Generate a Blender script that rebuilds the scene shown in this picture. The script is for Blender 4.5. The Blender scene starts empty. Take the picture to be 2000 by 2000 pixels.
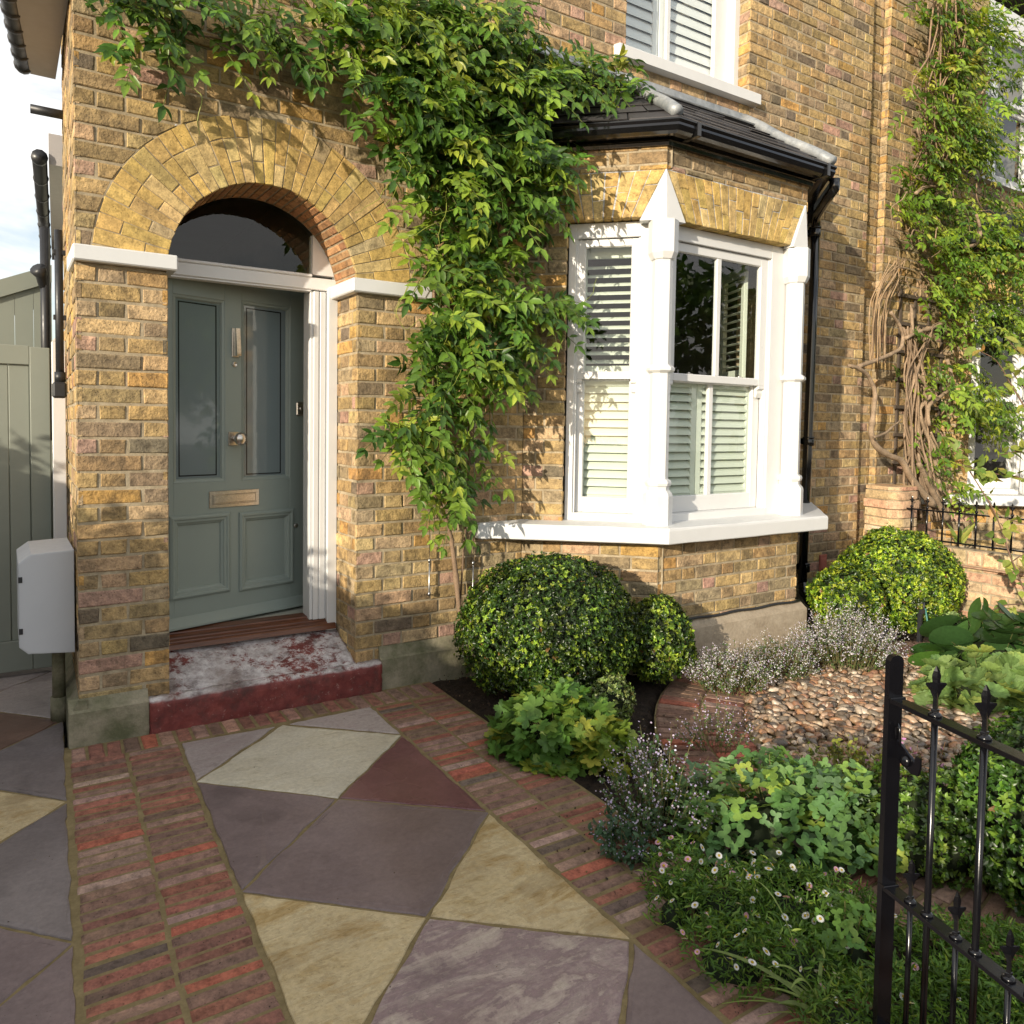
import bpy, math, random
import numpy as np
R_ = math.radians
scene = bpy.context.scene
COL = scene.collection
rng = np.random.default_rng(7)
random.seed(7)

# ---------------------------------------------------------------- camera calibration (photo measured at 2000 x 2000)
F_, CX, CY, YAW, PITCH, ROLL = 1495.888, 940.993, 899.838, 0.560727619, 0.0437399475, -0.0131347168
def cam_axes():
    c, s = math.cos, math.sin
    f = np.array([s(YAW)*c(PITCH), c(YAW)*c(PITCH), -s(PITCH)])
    r = np.array([c(YAW), -s(YAW), 0.0]); d = np.cross(f, r)
    return np.array([c(ROLL)*r + s(ROLL)*d, -s(ROLL)*r + c(ROLL)*d, f])
AX = cam_axes()
EYE = np.array([-1.57780695, -3.7448319, 1.41272608])
def ray(x, y): return AX.T @ np.array([(x-CX)/F_, (y-CY)/F_, 1.0])
def atY(x, y, Y):
    r = ray(x, y); return EYE + r*(Y-EYE[1])/r[1]
def atX(x, y, X):
    r = ray(x, y); return EYE + r*(X-EYE[0])/r[0]
def atZ(x, y, Z=0.0):
    r = ray(x, y); return EYE + r*(Z-EYE[2])/r[2]
def atD(x, y, d): return EYE + ray(x, y)*d

# ---------------------------------------------------------------- mesh builder
class MB:
    def __init__(self): self.V=[]; self.C=[]; self.L=[]; self.N=[]; self.n=0; self.S=[]
    def add(self, V, faces, col=(.5,.5,.5), smooth=False):
        V = np.asarray(V, float).reshape(-1,3); k = len(V)
        c = np.asarray(col, float)
        if c.ndim == 1: c = np.tile(c[:3], (k,1))
        self.V.append(V); self.C.append(c[:, :3])
        ln = np.array([len(f) for f in faces], np.int32)
        self.L.append(np.array([i for f in faces for i in f], np.int32) + self.n)
        self.N.append(ln); self.S.append(np.full(len(ln), smooth)); self.n += k
    def inst(self, T, faces, P, Rm, S, C, smooth=True):
        """copies of a template: T (k,3), P (n,3), Rm (n,3,3) columns = axes, S (n,) or (n,3), C (n,3) or (n,k,3)"""
        P = np.asarray(P, float); n = len(P)
        if n == 0: return
        T = np.asarray(T, float); k = T.shape[-2]
        S = np.asarray(S, float)
        if S.ndim == 1: S = S[:, None]
        Q = (T[None] if T.ndim == 2 else T)*S[:, None, :]
        V = np.einsum('nij,nkj->nki', Rm, Q) + P[:, None, :]
        C = np.asarray(C, float)
        if C.ndim == 2: C = np.repeat(C[:, None, :], k, 1)
        self.V.append(V.reshape(-1,3)); self.C.append(C.reshape(-1,3))
        fl = np.array([i for f in faces for i in f], np.int32); ln = np.array([len(f) for f in faces], np.int32)
        off = (np.arange(n, dtype=np.int32)*k)[:, None]
        self.L.append((fl[None]+off).ravel() + self.n); self.N.append(np.tile(ln, n))
        self.S.append(np.full(len(ln)*n, smooth)); self.n += n*k
    # -- primitives
    def box(self, x0,x1,y0,y1,z0,z1, b=0.0, col=(.5,.5,.5), fr=None):
        if x1<x0: x0,x1=x1,x0
        if y1<y0: y0,y1=y1,y0
        if z1<z0: z0,z1=z1,z0
        b = min(b, .45*min(x1-x0,y1-y0,z1-z0))
        if b <= 0:
            V=[(x,y,z) for z in (z0,z1) for y in (y0,y1) for x in (x0,x1)]
            Fc=[(0,2,3,1),(4,5,7,6),(0,1,5,4),(2,6,7,3),(0,4,6,2),(1,3,7,5)]
        else:
            V=[]; idx={}
            X=(x0,x1);Y=(y0,y1);Z=(z0,z1)
            for i in (0,1):
                for j in (0,1):
                    for k in (0,1):
                        sx=b if i==0 else -b; sy=b if j==0 else -b; sz=b if k==0 else -b
                        for a in range(3):
                            p=[X[i]+sx,Y[j]+sy,Z[k]+sz]; p[a]=(X[i],Y[j],Z[k])[a]
                            idx[(i,j,k,a)]=len(V); V.append(p)
            Fc=[]
            g=lambda i,j,k,a: idx[(i,j,k,a)]
            Fc+= [(g(0,0,0,0),g(0,0,1,0),g(0,1,1,0),g(0,1,0,0)),(g(1,0,0,0),g(1,1,0,0),g(1,1,1,0),g(1,0,1,0)),
                  (g(0,0,0,1),g(1,0,0,1),g(1,0,1,1),g(0,0,1,1)),(g(0,1,0,1),g(0,1,1,1),g(1,1,1,1),g(1,1,0,1)),
                  (g(0,0,0,2),g(0,1,0,2),g(1,1,0,2),g(1,0,0,2)),(g(0,0,1,2),g(1,0,1,2),g(1,1,1,2),g(0,1,1,2))]
            for j in (0,1):
                for k in (0,1):
                    q=(g(0,j,k,1),g(1,j,k,1),g(1,j,k,2),g(0,j,k,2)); Fc.append(q if j!=k else q[::-1])
            for i in (0,1):
                for k in (0,1):
                    q=(g(i,0,k,0),g(i,1,k,0),g(i,1,k,2),g(i,0,k,2)); Fc.append(q if i==k else q[::-1])
                for j in (0,1):
                    q=(g(i,j,0,0),g(i,j,1,0),g(i,j,1,1),g(i,j,0,1)); Fc.append(q if i!=j else q[::-1])
            for i in (0,1):
                for j in (0,1):
                    for k in (0,1):
                        t=(g(i,j,k,0),g(i,j,k,1),g(i,j,k,2)); Fc.append(t if (i+j+k)%2==0 else t[::-1])
        V=np.array(V,float)
        if fr is not None: V=fr(V)
        self.add(V,Fc,col)
    def prism(self, poly, h0, h1, fr, col=(.5,.5,.5)):
        """poly in (a,b) extruded along c from h0 to h1; fr maps (a,b,c)"""
        n=len(poly)
        V=[(a,b,h0) for a,b in poly]+[(a,b,h1) for a,b in poly]
        Fc=[tuple(range(n))[::-1],tuple(range(n,2*n))]+[(i,(i+1)%n,n+(i+1)%n,n+i) for i in range(n)]
        self.add(fr(np.array(V,float)),Fc,col)
    def tube(self, pts, rad, seg=8, col=(.5,.5,.5), caps=True, smooth=True):
        P=np.asarray(pts,float); n=len(P)
        r=np.full(n,rad,float) if np.isscalar(rad) else np.asarray(rad,float)
        T=np.gradient(P,axis=0); T/= (np.linalg.norm(T,axis=1)[:,None]+1e-12)
        up=np.array([0,0,1.]) if abs(T[0,2])<.9 else np.array([1.,0,0])
        A=np.cross(T[0],up); A/=np.linalg.norm(A); V=[]
        for i in range(n):
            A=A-T[i]*(A@T[i]); A/=(np.linalg.norm(A)+1e-12); B=np.cross(T[i],A)
            a=np.arange(seg)*2*math.pi/seg
            V.append(P[i]+r[i]*(np.cos(a)[:,None]*A+np.sin(a)[:,None]*B))
        Fc=[(i*seg+j,i*seg+(j+1)%seg,(i+1)*seg+(j+1)%seg,(i+1)*seg+j) for i in range(n-1) for j in range(seg)]
        if caps: Fc+=[tuple(range(seg))[::-1],tuple((n-1)*seg+j for j in range(seg))]
        c=np.asarray(col,float)
        if c.ndim==2: c=np.repeat(c,seg,0)
        self.add(np.concatenate(V),Fc,c,smooth)
    def lathe(self, prof, o, axis=(0,0,1), seg=16, col=(.5,.5,.5), smooth=True):
        ax=np.array(axis,float); ax/=np.linalg.norm(ax)
        t=np.array([1.,0,0]) if abs(ax[0])<.9 else np.array([0,1.,0])
        A=np.cross(ax,t);A/=np.linalg.norm(A);B=np.cross(ax,A); o=np.array(o,float)
        a=np.arange(seg)*2*math.pi/seg; D=np.cos(a)[:,None]*A+np.sin(a)[:,None]*B
        V=np.concatenate([o+ax*h+D*max(r,1e-4) for r,h in prof]); n=len(prof)
        Fc=[(i*seg+j,i*seg+(j+1)%seg,(i+1)*seg+(j+1)%seg,(i+1)*seg+j) for i in range(n-1) for j in range(seg)]
        Fc+=[tuple(range(seg))[::-1],tuple((n-1)*seg+j for j in range(seg))]
        self.add(V,Fc,col,smooth)
    def build(self, name, mat, parent=None):
        me=bpy.data.meshes.new(name)
        if self.n:
            V=np.concatenate(self.V); L=np.concatenate(self.L); N=np.concatenate(self.N)
            me.vertices.add(len(V)); me.vertices.foreach_set('co',V.ravel().astype(np.float32))
            me.loops.add(len(L)); me.loops.foreach_set('vertex_index',L)
            me.polygons.add(len(N)); st=np.concatenate([[0],np.cumsum(N)[:-1]]).astype(np.int32)
            me.polygons.foreach_set('loop_start',st)
            me.polygons.foreach_set('use_smooth',np.concatenate(self.S))
            at=me.attributes.new('Col','FLOAT_COLOR','POINT')
            C=np.concatenate(self.C); at.data.foreach_set('color',np.c_[C,np.ones(len(C))].ravel().astype(np.float32))
            me.update(calc_edges=True); me.validate()
        o=bpy.data.objects.new(name,me); COL.objects.link(o)
        if mat: me.materials.append(mat)
        if parent:
            o.parent=parent
            o.matrix_parent_inverse=parent.matrix_basis.inverted()
        return o
def tag(o,label=None,cat=None,group=None,kind=None):
    if label: o['label']=label
    if cat: o['category']=cat
    if group: o['group']=group
    if kind: o['kind']=kind
    return o
def empty(name,loc,label=None,cat=None,group=None):
    o=bpy.data.objects.new(name,None); COL.objects.link(o); o.location=loc
    o.empty_display_size=.1
    return tag(o,label,cat,group)
def frame(o,u,w):
    """local frame: a along u, b up, c outward w"""
    o=np.array(o,float);u=np.array(u,float);u/=np.linalg.norm(u);w=np.array(w,float);w/=np.linalg.norm(w);v=np.array([0,0,1.])
    M=np.array([u,v,w])
    return lambda V: np.asarray(V,float).reshape(-1,3)@M+o
def fbox(mb,fr,a0,a1,b0,b1,c0,c1,bev=0.0,col=(.5,.5,.5)): mb.box(a0,a1,b0,b1,c0,c1,bev,col,fr)

# ---------------------------------------------------------------- materials
def newmat(name):
    m=bpy.data.materials.new(name); m.use_nodes=True; nt=m.node_tree
    for n in list(nt.nodes): nt.nodes.remove(n)
    return m,nt
def N(nt,t,**kw):
    n=nt.nodes.new(t)
    for k,v in kw.items():
        if k.startswith('i_'):
            n.inputs[k[2:].replace('_',' ')].default_value=v
        else: setattr(n,k,v)
    return n
def mixc(nt,fac,a,b,mode='MIX'):
    n=nt.nodes.new('ShaderNodeMix'); n.data_type='RGBA'; n.blend_type=mode
    for s,v in ((0,fac),(6,a),(7,b)):
        if hasattr(v,'links') or hasattr(v,'is_linked'): nt.links.new(v,n.inputs[s])
        elif s==0: n.inputs[0].default_value=v
        else: n.inputs[s].default_value=(*v,1)
    return n.outputs[2]
def ramp(nt,fac,stops):
    n=nt.nodes.new('ShaderNodeValToRGB'); nt.links.new(fac,n.inputs[0]); e=n.color_ramp.elements
    while len(e)<len(stops): e.new(.5)
    for i,(p,c) in enumerate(stops):
        e[i].position=p; e[i].color=(*c,1) if not np.isscalar(c) else (c,c,c,1)
    return n.outputs[0]
def coords(nt,scale=(1,1,1),rot=(0,0,0)):
    t=N(nt,'ShaderNodeTexCoord'); m=N(nt,'ShaderNodeMapping'); nt.links.new(t.outputs['Object'],m.inputs[0])
    m.inputs['Scale'].default_value=scale; m.inputs['Rotation'].default_value=rot
    return m.outputs[0]
def noise(nt,vec,scale,detail=4,rough=.6,dist=0.0):
    n=N(nt,'ShaderNodeTexNoise'); nt.links.new(vec,n.inputs['Vector'])
    n.inputs['Scale'].default_value=scale;n.inputs['Detail'].default_value=detail;n.inputs['Roughness'].default_value=rough;n.inputs['Distortion'].default_value=dist
    return n.outputs['Fac']
def voro(nt,vec,scale):
    n=N(nt,'ShaderNodeTexVoronoi'); nt.links.new(vec,n.inputs['Vector']); n.inputs['Scale'].default_value=scale
    return n.outputs['Distance']
def bump(nt,h,strength=.5,dist=.01,prev=None):
    b=N(nt,'ShaderNodeBump'); b.inputs['Strength'].default_value=strength; b.inputs['Distance'].default_value=dist
    nt.links.new(h,b.inputs['Height'])
    if prev: nt.links.new(prev,b.inputs['Normal'])
    return b.outputs[0]
def finish(nt,col,rough=.8,nrm=None,metal=0.0,spec=.5,coat=0.0):
    p=N(nt,'ShaderNodeBsdfPrincipled'); o=N(nt,'ShaderNodeOutputMaterial')
    if hasattr(col,'links') or hasattr(col,'is_linked'): nt.links.new(col,p.inputs['Base Color'])
    else: p.inputs['Base Color'].default_value=(*col,1)
    if hasattr(rough,'is_linked'): nt.links.new(rough,p.inputs['Roughness'])
    else: p.inputs['Roughness'].default_value=rough
    p.inputs['Metallic'].default_value=metal; p.inputs['Specular IOR Level'].default_value=spec; p.inputs['Coat Weight'].default_value=coat
    if nrm: nt.links.new(nrm,p.inputs['Normal'])
    nt.links.new(p.outputs[0],o.inputs[0]); return p
def attr(nt):
    a=N(nt,'ShaderNodeAttribute'); a.attribute_name='Col'; return a.outputs['Color']

def mat_brick(name,soot=.5,bstr=.7):
    m,nt=newmat(name); v=coords(nt); c=attr(nt)
    mid=noise(nt,v,24,3,.68); fine=noise(nt,v,110,3,.72)
    c=mixc(nt,1.0,c,ramp(nt,mid,[(.28,(.52,.50,.48)),(.5,(1.0,.98,.95)),(.72,(1.30,1.26,1.16))]),'MULTIPLY')
    c=mixc(nt,1.0,c,ramp(nt,fine,[(.3,.72),(.55,1.0),(.75,1.18)]),'MULTIPLY')
    st=noise(nt,v,7.5,4,.72)
    c=mixc(nt,ramp(nt,st,[(.46,0.0),(.66,soot)]),c,(.075,.06,.042))
    pit=voro(nt,v,85); pm=ramp(nt,pit,[(.10,1.0),(.2,0.0)])
    sel=ramp(nt,noise(nt,v,30,2),[(.48,0.0),(.6,1.0)])
    pm=mixc(nt,1.0,pm,sel,'MULTIPLY')
    c=mixc(nt,pm,c,(.03,.024,.017))
    b1=bump(nt,mid,.65*bstr,.012); b2=bump(nt,fine,.55*bstr,.004,b1)
    inv=N(nt,'ShaderNodeInvert'); nt.links.new(pm,inv.inputs[1]); b3=bump(nt,inv.outputs[0],.5*bstr,.004,b2)
    finish(nt,c,.92,b3,spec=.25); return m
def mat_noise(name,c1,c2,scale=20,rough=.8,bstr=.3,bdist=.004,fine=120,spec=.4,metal=0,coat=0):
    m,nt=newmat(name); v=coords(nt); a=noise(nt,v,scale,5,.65); f=noise(nt,v,fine,3,.7)
    c=ramp(nt,a,[(.32,c1),(.68,c2)])
    c=mixc(nt,1.0,c,ramp(nt,f,[(.3,.85),(.7,1.12)]),'MULTIPLY')
    n=bump(nt,a,bstr,bdist); n=bump(nt,f,bstr,bdist*.4,n)
    finish(nt,c,rough,n,metal,spec,coat); return m
def mat_paint(name,c,rough=.35,coat=0.0,dirt=.0,metal=0.0):
    m,nt=newmat(name); v=coords(nt); f=noise(nt,v,9,4,.6); g=noise(nt,v,90,3,.6)
    cc=mixc(nt,ramp(nt,f,[(.45,0.0),(.75,.25+dirt)]),c,tuple(x*.86 for x in c))
    r=ramp(nt,noise(nt,v,25,3),[(.3,rough*.8),(.7,min(1,rough*1.3))])
    finish(nt,cc,r,bump(nt,g,.06,.002),metal,.5,coat); return m
def mat_leaf(name,rough=.42,trans=.28,spec=.4,tgain=1.6):
    m,nt=newmat(name); v=coords(nt); c=attr(nt)
    c=mixc(nt,1.0,c,ramp(nt,noise(nt,v,60,3),[(.3,.8),(.7,1.2)]),'MULTIPLY')
    p=N(nt,'ShaderNodeBsdfPrincipled'); nt.links.new(c,p.inputs['Base Color']); p.inputs['Roughness'].default_value=rough; p.inputs['Specular IOR Level'].default_value=spec
    t=N(nt,'ShaderNodeBsdfTranslucent'); nt.links.new(mixc(nt,1.0,c,(tgain*1.1,tgain,tgain*.45),'MULTIPLY'),t.inputs[0])
    x=N(nt,'ShaderNodeMixShader'); x.inputs[0].default_value=trans; nt.links.new(p.outputs[0],x.inputs[1]); nt.links.new(t.outputs[0],x.inputs[2])
    o=N(nt,'ShaderNodeOutputMaterial'); nt.links.new(x.outputs[0],o.inputs[0]); return m
def mat_attr(name,rough=.7,spec=.4,bstr=.2,scale=80,coat=0):
    m,nt=newmat(name); v=coords(nt); c=attr(nt); f=noise(nt,v,scale,4,.65)
    c=mixc(nt,1.0,c,ramp(nt,f,[(.3,.75),(.7,1.2)]),'MULTIPLY')
    finish(nt,c,rough,bump(nt,f,bstr,.004),0,spec,coat); return m
def mat_glass(name,tint=(1,1,1),boost=1.0,base=.045):
    m,nt=newmat(name); lw=N(nt,'ShaderNodeLayerWeight'); lw.inputs[0].default_value=.5; fr=N(nt,'ShaderNodeMath',operation='POWER'); nt.links.new(lw.outputs['Facing'],fr.inputs[0]); fr.inputs[1].default_value=5.0
    mu=N(nt,'ShaderNodeMath',operation='MULTIPLY_ADD'); nt.links.new(fr.outputs[0],mu.inputs[0]); mu.inputs[1].default_value=boost; mu.inputs[2].default_value=base
    t=N(nt,'ShaderNodeBsdfTransparent'); t.inputs[0].default_value=(*tint,1); g=N(nt,'ShaderNodeBsdfGlossy'); g.inputs['Roughness'].default_value=0.0
    v=coords(nt); nb=bump(nt,noise(nt,v,5,2),.03,.01); nt.links.new(nb,g.inputs['Normal'])
    x=N(nt,'ShaderNodeMixShader'); nt.links.new(mu.outputs[0],x.inputs[0]); nt.links.new(t.outputs[0],x.inputs[1]); nt.links.new(g.outputs[0],x.inputs[2])
    o=N(nt,'ShaderNodeOutputMaterial'); nt.links.new(x.outputs[0],o.inputs[0]); return m
def mat_slab(name,cols,streak=0.0,rot=0.0,rough=.55,bstr=.25,sc=2.6):
    m,nt=newmat(name); v0=coords(nt); v=coords(nt,(1.0,1.0 if not streak else 5.0,1),(0,0,rot))
    a=noise(nt,v,sc if streak else 2.2,8,.74,.45 if streak else .4); f=noise(nt,v0,55,5,.7)
    if streak:
        a2=noise(nt,v0,5.5,6,.7,.8); mm=N(nt,'ShaderNodeMath',operation='MULTIPLY_ADD'); nt.links.new(a2,mm.inputs[0]); mm.inputs[1].default_value=.42; 
        m3=N(nt,'ShaderNodeMath',operation='MULTIPLY'); nt.links.new(a,m3.inputs[0]); m3.inputs[1].default_value=.62; nt.links.new(m3.outputs[0],mm.inputs[2]); a=mm.outputs[0]
    k=len(cols); c=ramp(nt,a,[(.30+.42*i/(k-1),cols[i]) for i in range(k)])
    c=mixc(nt,1.0,c,ramp(nt,f,[(.28,.8),(.72,1.15)]),'MULTIPLY')
    q=noise(nt,v0,.9,4,.6); c=mixc(nt,1.0,c,ramp(nt,q,[(.30,(.78,.76,.76)),(.5,(1,1,1)),(.70,(1.18,1.17,1.13))]),'MULTIPLY')
    ln=ramp(nt,a,[(.435,1.0),(.445,.62),(.452,1.0),(.52,1.0),(.528,.70),(.537,1.0),(.60,1.0),(.606,.66),(.613,1.0)])
    if streak: c=mixc(nt,.8,c,ln,'MULTIPLY')
    else: c=mixc(nt,.35,c,ln,'MULTIPLY')
    stn=ramp(nt,noise(nt,v0,3.1,3,.5),[(.60,0.0),(.66,.35)]); c=mixc(nt,stn,c,tuple(x*.55 for x in cols[0]))
    sp=voro(nt,v0,38); c=mixc(nt,ramp(nt,sp,[(.03,.75),(.06,0.0)]),c,(.03,.025,.022))
    w=noise(nt,v0,1.7,3,.5); r=ramp(nt,w,[(.38,rough*.62),(.62,rough*1.2)])
    n=bump(nt,a,bstr*(3.2 if streak else 1.0),.010); n=bump(nt,f,bstr*.8,.002,n)
    finish(nt,c,r,n,0,.45); return m
M={}
M['brick']=mat_brick('stock_brick',.60,1.2); M['arch_brick']=mat_brick('gauged_brick',.34,.6); M['wall_brick']=mat_brick('buff_brick',.2,.8)
M['paver']=mat_brick('red_paver',.35,.6)
M['mortar']=mat_noise('lime_mortar',(.24,.19,.12),(.45,.37,.25),14,.95,.5,.006)
M['sand_joint']=mat_noise('sand_joint',(.14,.105,.045),(.23,.175,.085),16,.95,.4,.005)
M['white']=mat_paint('white_gloss',(.64,.64,.63),.34); M['stone_white']=mat_paint('white_masonry_paint',(.64,.64,.63),.5,0,.14)
M['offwhite']=mat_paint('frame_white',(.76,.745,.72),.4)
M['sage']=mat_paint('sage_paint',(.25,.292,.262),.4); M['gate_sage']=mat_paint('gate_sage_paint',(.235,.252,.212),.5); M['post_white']=mat_paint('post_white',(.68,.66,.65),.6)
M['black']=mat_paint('black_gloss',(.006,.006,.0065),.16,.3); M['iron']=mat_paint('black_iron',(.004,.004,.0055),.2,0)
M['nickel']=mat_noise('satin_nickel',(.56,.52,.47),(.66,.61,.55),30,.3,.03,.001,metal=1.0)
M['lead']=mat_noise('lead_flashing',(.20,.22,.24),(.42,.43,.43),7,.55,.3,.01,40,.5,.35)
M['slate']=mat_attr('roof_slate',.6,.5,.35,60)
M['render']=mat_noise('bay_plinth_render',(.30,.24,.17),(.42,.35,.26),8,.93,.5,.01,60)
M['concrete']=mat_noise('mossy_render',(.12,.122,.065),(.32,.28,.20),7,.93,.6,.012,60)
M['wood']=None
M['shutter']=mat_paint('shutter_paint',(.64,.68,.585),.5); M['louvre_white']=mat_paint('white_louvre',(.80,.81,.82),.5)
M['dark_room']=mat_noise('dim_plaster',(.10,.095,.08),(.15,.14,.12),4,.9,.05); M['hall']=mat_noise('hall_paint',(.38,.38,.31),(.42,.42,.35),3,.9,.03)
M['glass']=mat_glass('window_glass',(.94,.97,.95),1.0,.075); M['fan_glass']=mat_glass('fanlight_glass',(.75,.77,.68),.9,.05)
M['etched']=mat_paint('etched_glass',(.17,.21,.215),.07,.6); M['etched_line']=mat_paint('clear_glass_line',(.02,.022,.022),.08)
M['leaf']=mat_leaf('climber_leaf',.4,.28); M['leaf2']=mat_leaf('yellowing_leaf',.5,.3); M['box_leaf']=mat_leaf('box_leaf',.36,.2,.5)
M['herb']=mat_leaf('herb_leaf',.5,.28,.35); M['glossy_leaf']=mat_leaf('leathery_leaf',.33,.15,.5); M['petal']=mat_leaf('petal',.6,.3,.2,1.0)
M['bark']=mat_attr('climber_bark',.92,.25,1.0,75); M['twig']=mat_attr('twig',.8,.3,.2,90)
M['soil']=mat_noise('garden_soil',(.014,.009,.006),(.05,.033,.021),26,.95,1.0,.03,160,.3)
M['pebble']=mat_attr('river_pebble',.38,.5,.08,70)
M['meter']=mat_paint('meter_plastic',(.52,.53,.55),.5); M['terracotta']=mat_paint('terracotta_vent',(.33,.105,.075),.8)
M['steel']=mat_noise('steel_wire',(.3,.3,.3),(.5,.5,.5),50,.35,.02,.001,metal=1.0)
M['plastic']=mat_paint('black_plastic',(.02,.021,.024),.4); M['hose']=mat_paint('teal_hose',(.05,.18,.15),.5)
M['soffit']=mat_paint('soffit_board',(.45,.42,.41),.6)
def mat_wood():
    m,nt=newmat('hardwood_sill'); v=coords(nt,(1.2,14,14)); a=noise(nt,v,3,5,.6,1.2)
    finish(nt,ramp(nt,a,[(.3,(.055,.018,.008)),(.7,(.17,.06,.026))]),.35,bump(nt,a,.1,.002)); return m
M['wood']=mat_wood()
def mat_step():
    m,nt=newmat('worn_red_step'); v=coords(nt,(1,1.35,1)); v1=coords(nt)
    red=ramp(nt,noise(nt,v1,14,6,.7),[(.3,(.10,.02,.018)),(.5,(.17,.034,.029)),(.72,(.27,.065,.052))])
    g=N(nt,'ShaderNodeNewGeometry'); s=N(nt,'ShaderNodeSeparateXYZ'); nt.links.new(g.outputs['Normal'],s.inputs[0])
    n1=noise(nt,v,30,9,.82,.35); n2=noise(nt,v1,3.6,4,.62)
    up=ramp(nt,s.outputs['Z'],[(.45,0.0),(.85,1.0)])
    ad=N(nt,'ShaderNodeMath',operation='ADD'); nt.links.new(n1,ad.inputs[0]); nt.links.new(n2,ad.inputs[1])
    wear=ramp(nt,ad.outputs[0],[(.88,0.0),(.97,1.0)])
    fac=mixc(nt,1.0,wear,up,'MULTIPLY')
    wcol=ramp(nt,noise(nt,v1,26,7,.75),[(.3,(.27,.22,.21)),(.48,(.50,.46,.455)),(.62,(.66,.63,.62))])
    c=mixc(nt,fac,red,wcol)
    chip=ramp(nt,noise(nt,v1,38,7,.82),[(.60,0.0),(.64,.85)]); c=mixc(nt,chip,c,(.44,.34,.29))
    dk=ramp(nt,noise(nt,v1,4,4,.6),[(.50,0.0),(.66,.7)]); c=mixc(nt,mixc(nt,1.0,dk,up,'MULTIPLY'),c,(.21,.155,.13))
    gr=ramp(nt,noise(nt,v1,9,5,.7),[(.50,0.0),(.70,.75)]); c=mixc(nt,gr,c,(.055,.032,.027))
    b=bump(nt,n1,.6,.006); b=bump(nt,noise(nt,v1,60,4),.4,.004,b)
    finish(nt,c,.62,b,0,.45); return m
M['step']=mat_step()
# ================================================================= BRICKWORK
STOCK=[((.44,.295,.13),5),((.385,.26,.115),5),((.50,.35,.165),3.4),((.33,.23,.115),4),((.46,.315,.18),3),((.25,.185,.11),2.6),((.17,.13,.09),.7),((.42,.26,.185),1.2),((.48,.28,.095),1.2),((.36,.27,.155),3.4)]
GAUGED=[((.54,.37,.125),6),((.50,.345,.115),5),((.48,.335,.13),3),((.55,.40,.17),3),((.44,.34,.18),1.5),((.58,.39,.13),2)]
BUFF=[((.55,.40,.21),5),((.58,.37,.22),4),((.52,.30,.19),2.5),((.60,.44,.26),3),((.44,.33,.18),3),((.56,.50,.42),.6)]
RED=[((.27,.105,.072),4),((.22,.10,.072),4),((.33,.105,.066),1.3),((.19,.115,.085),4.5),((.27,.165,.125),3),((.14,.10,.08),1.1),((.33,.215,.175),1.3),((.21,.125,.09),4.5)]
def pick(r,pal):
    w=np.array([p[1] for p in pal]); i=r.choice(len(pal),p=w/w.sum())
    return np.array(pal[i][0])*np.array([1.07,1.10,1.16])*r.uniform(.84,1.16)*(1+r.uniform(-.04,.04,3))
def brick_quad(mb,fr,q,r,col,depth=.022,j=.0025,be=.004,out=0.0):
    """q: four (a,b) corners, counter-clockwise seen from outside"""
    q=np.array(q,float)+r.uniform(-1,1,(4,2))*.0024
    c=q.mean(0); d=q-c; L=np.abs(d).max(0)+1e-6
    qi=q-np.sign(d)*np.minimum(be,L*.4)
    o=out+r.uniform(-j,j); t=r.uniform(-.0012,.0012,4)
    V=[(x,y,out-depth) for x,y in q]+[(x,y,o-be*.8) for x,y in q]+[(x,y,o+tt) for (x,y),tt in zip(qi,t)]
    Fc=[(8,9,10,11)]+[(i,(i+1)%4,4+(i+1)%4,4+i) for i in range(4)]+[(4+i,4+(i+1)%4,8+(i+1)%4,8+i) for i in range(4)]
    mb.add(fr(np.array(V)),Fc,col)
def panel(br,mo,fr,z0,z1,ivals,seed,pal=STOCK,course=.075,bond='flemish',zref=0.0,phase=0.0,mort=-.0052,joint=.0125,depth=.022,j=.003,out=0.0):
    r=np.random.default_rng(seed)
    k0=int(math.floor((z0-zref)/course)); k1=int(math.ceil((z1-zref)/course))
    for k in range(k0,k1):
        zb=zref+k*course; zt=zb+course-joint
        b0=max(zb,z0); b1=min(zt,z1)
        m0=max(zb-joint*.5,z0); m1=min(zb+course-joint*.5,z1)
        A=ivals(.5*(b0+b1)); 
        if b1-b0<.012: 
            A0=A1=A
        else:
            A0=ivals(b0+.001); A1=ivals(b1-.001)
            if len(A0)!=len(A) or len(A1)!=len(A): A0=A1=A
        for (a,b),(p,q),(s,t) in zip(A,A0,A1):
            if mo is not None: mo.add(fr(np.array([(p,m0,out+mort),(q,m0,out+mort),(t,m1,out+mort),(s,m1,out+mort)])),[(0,1,2,3)],(.3,.25,.17))
            if b1-b0<.02: continue
            pat=[.215,.1025] if bond=='flemish' else [.215]
            x=-3.0+phase+((k%2)*( .16375 if bond=='flemish' else .1125)); i=0
            cells=[]
            while x<b:
                L=pat[i%len(pat)]; i+=1
                x0,x1=x,x+L; x+=L+joint
                if x1<=a+.012 or x0>=b-.012: continue
                cells.append([max(x0,a),min(x1,b),x0<a+.02,x1>b-.02])
            cells=[c for c in cells if c[1]-c[0]>.034] or cells[:1]
            if cells: cells[0][0]=a; cells[-1][1]=b; cells[0][2]=True; cells[-1][3]=True
            for n_,(x0,x1,lo,hi) in enumerate(cells):
                if x1-x0<.03: continue
                l0,l1=(p,s) if (lo or n_==0) and x0<=a+.02 else (x0,x0)
                h0,h1=(q,t) if x1>=b-.02 else (x1,x1)
                brick_quad(br,fr,[(l0,b0),(h0,b0),(h1,b1),(l1,b1)],r,pick(r,pal),depth,j,out=out)

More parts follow.
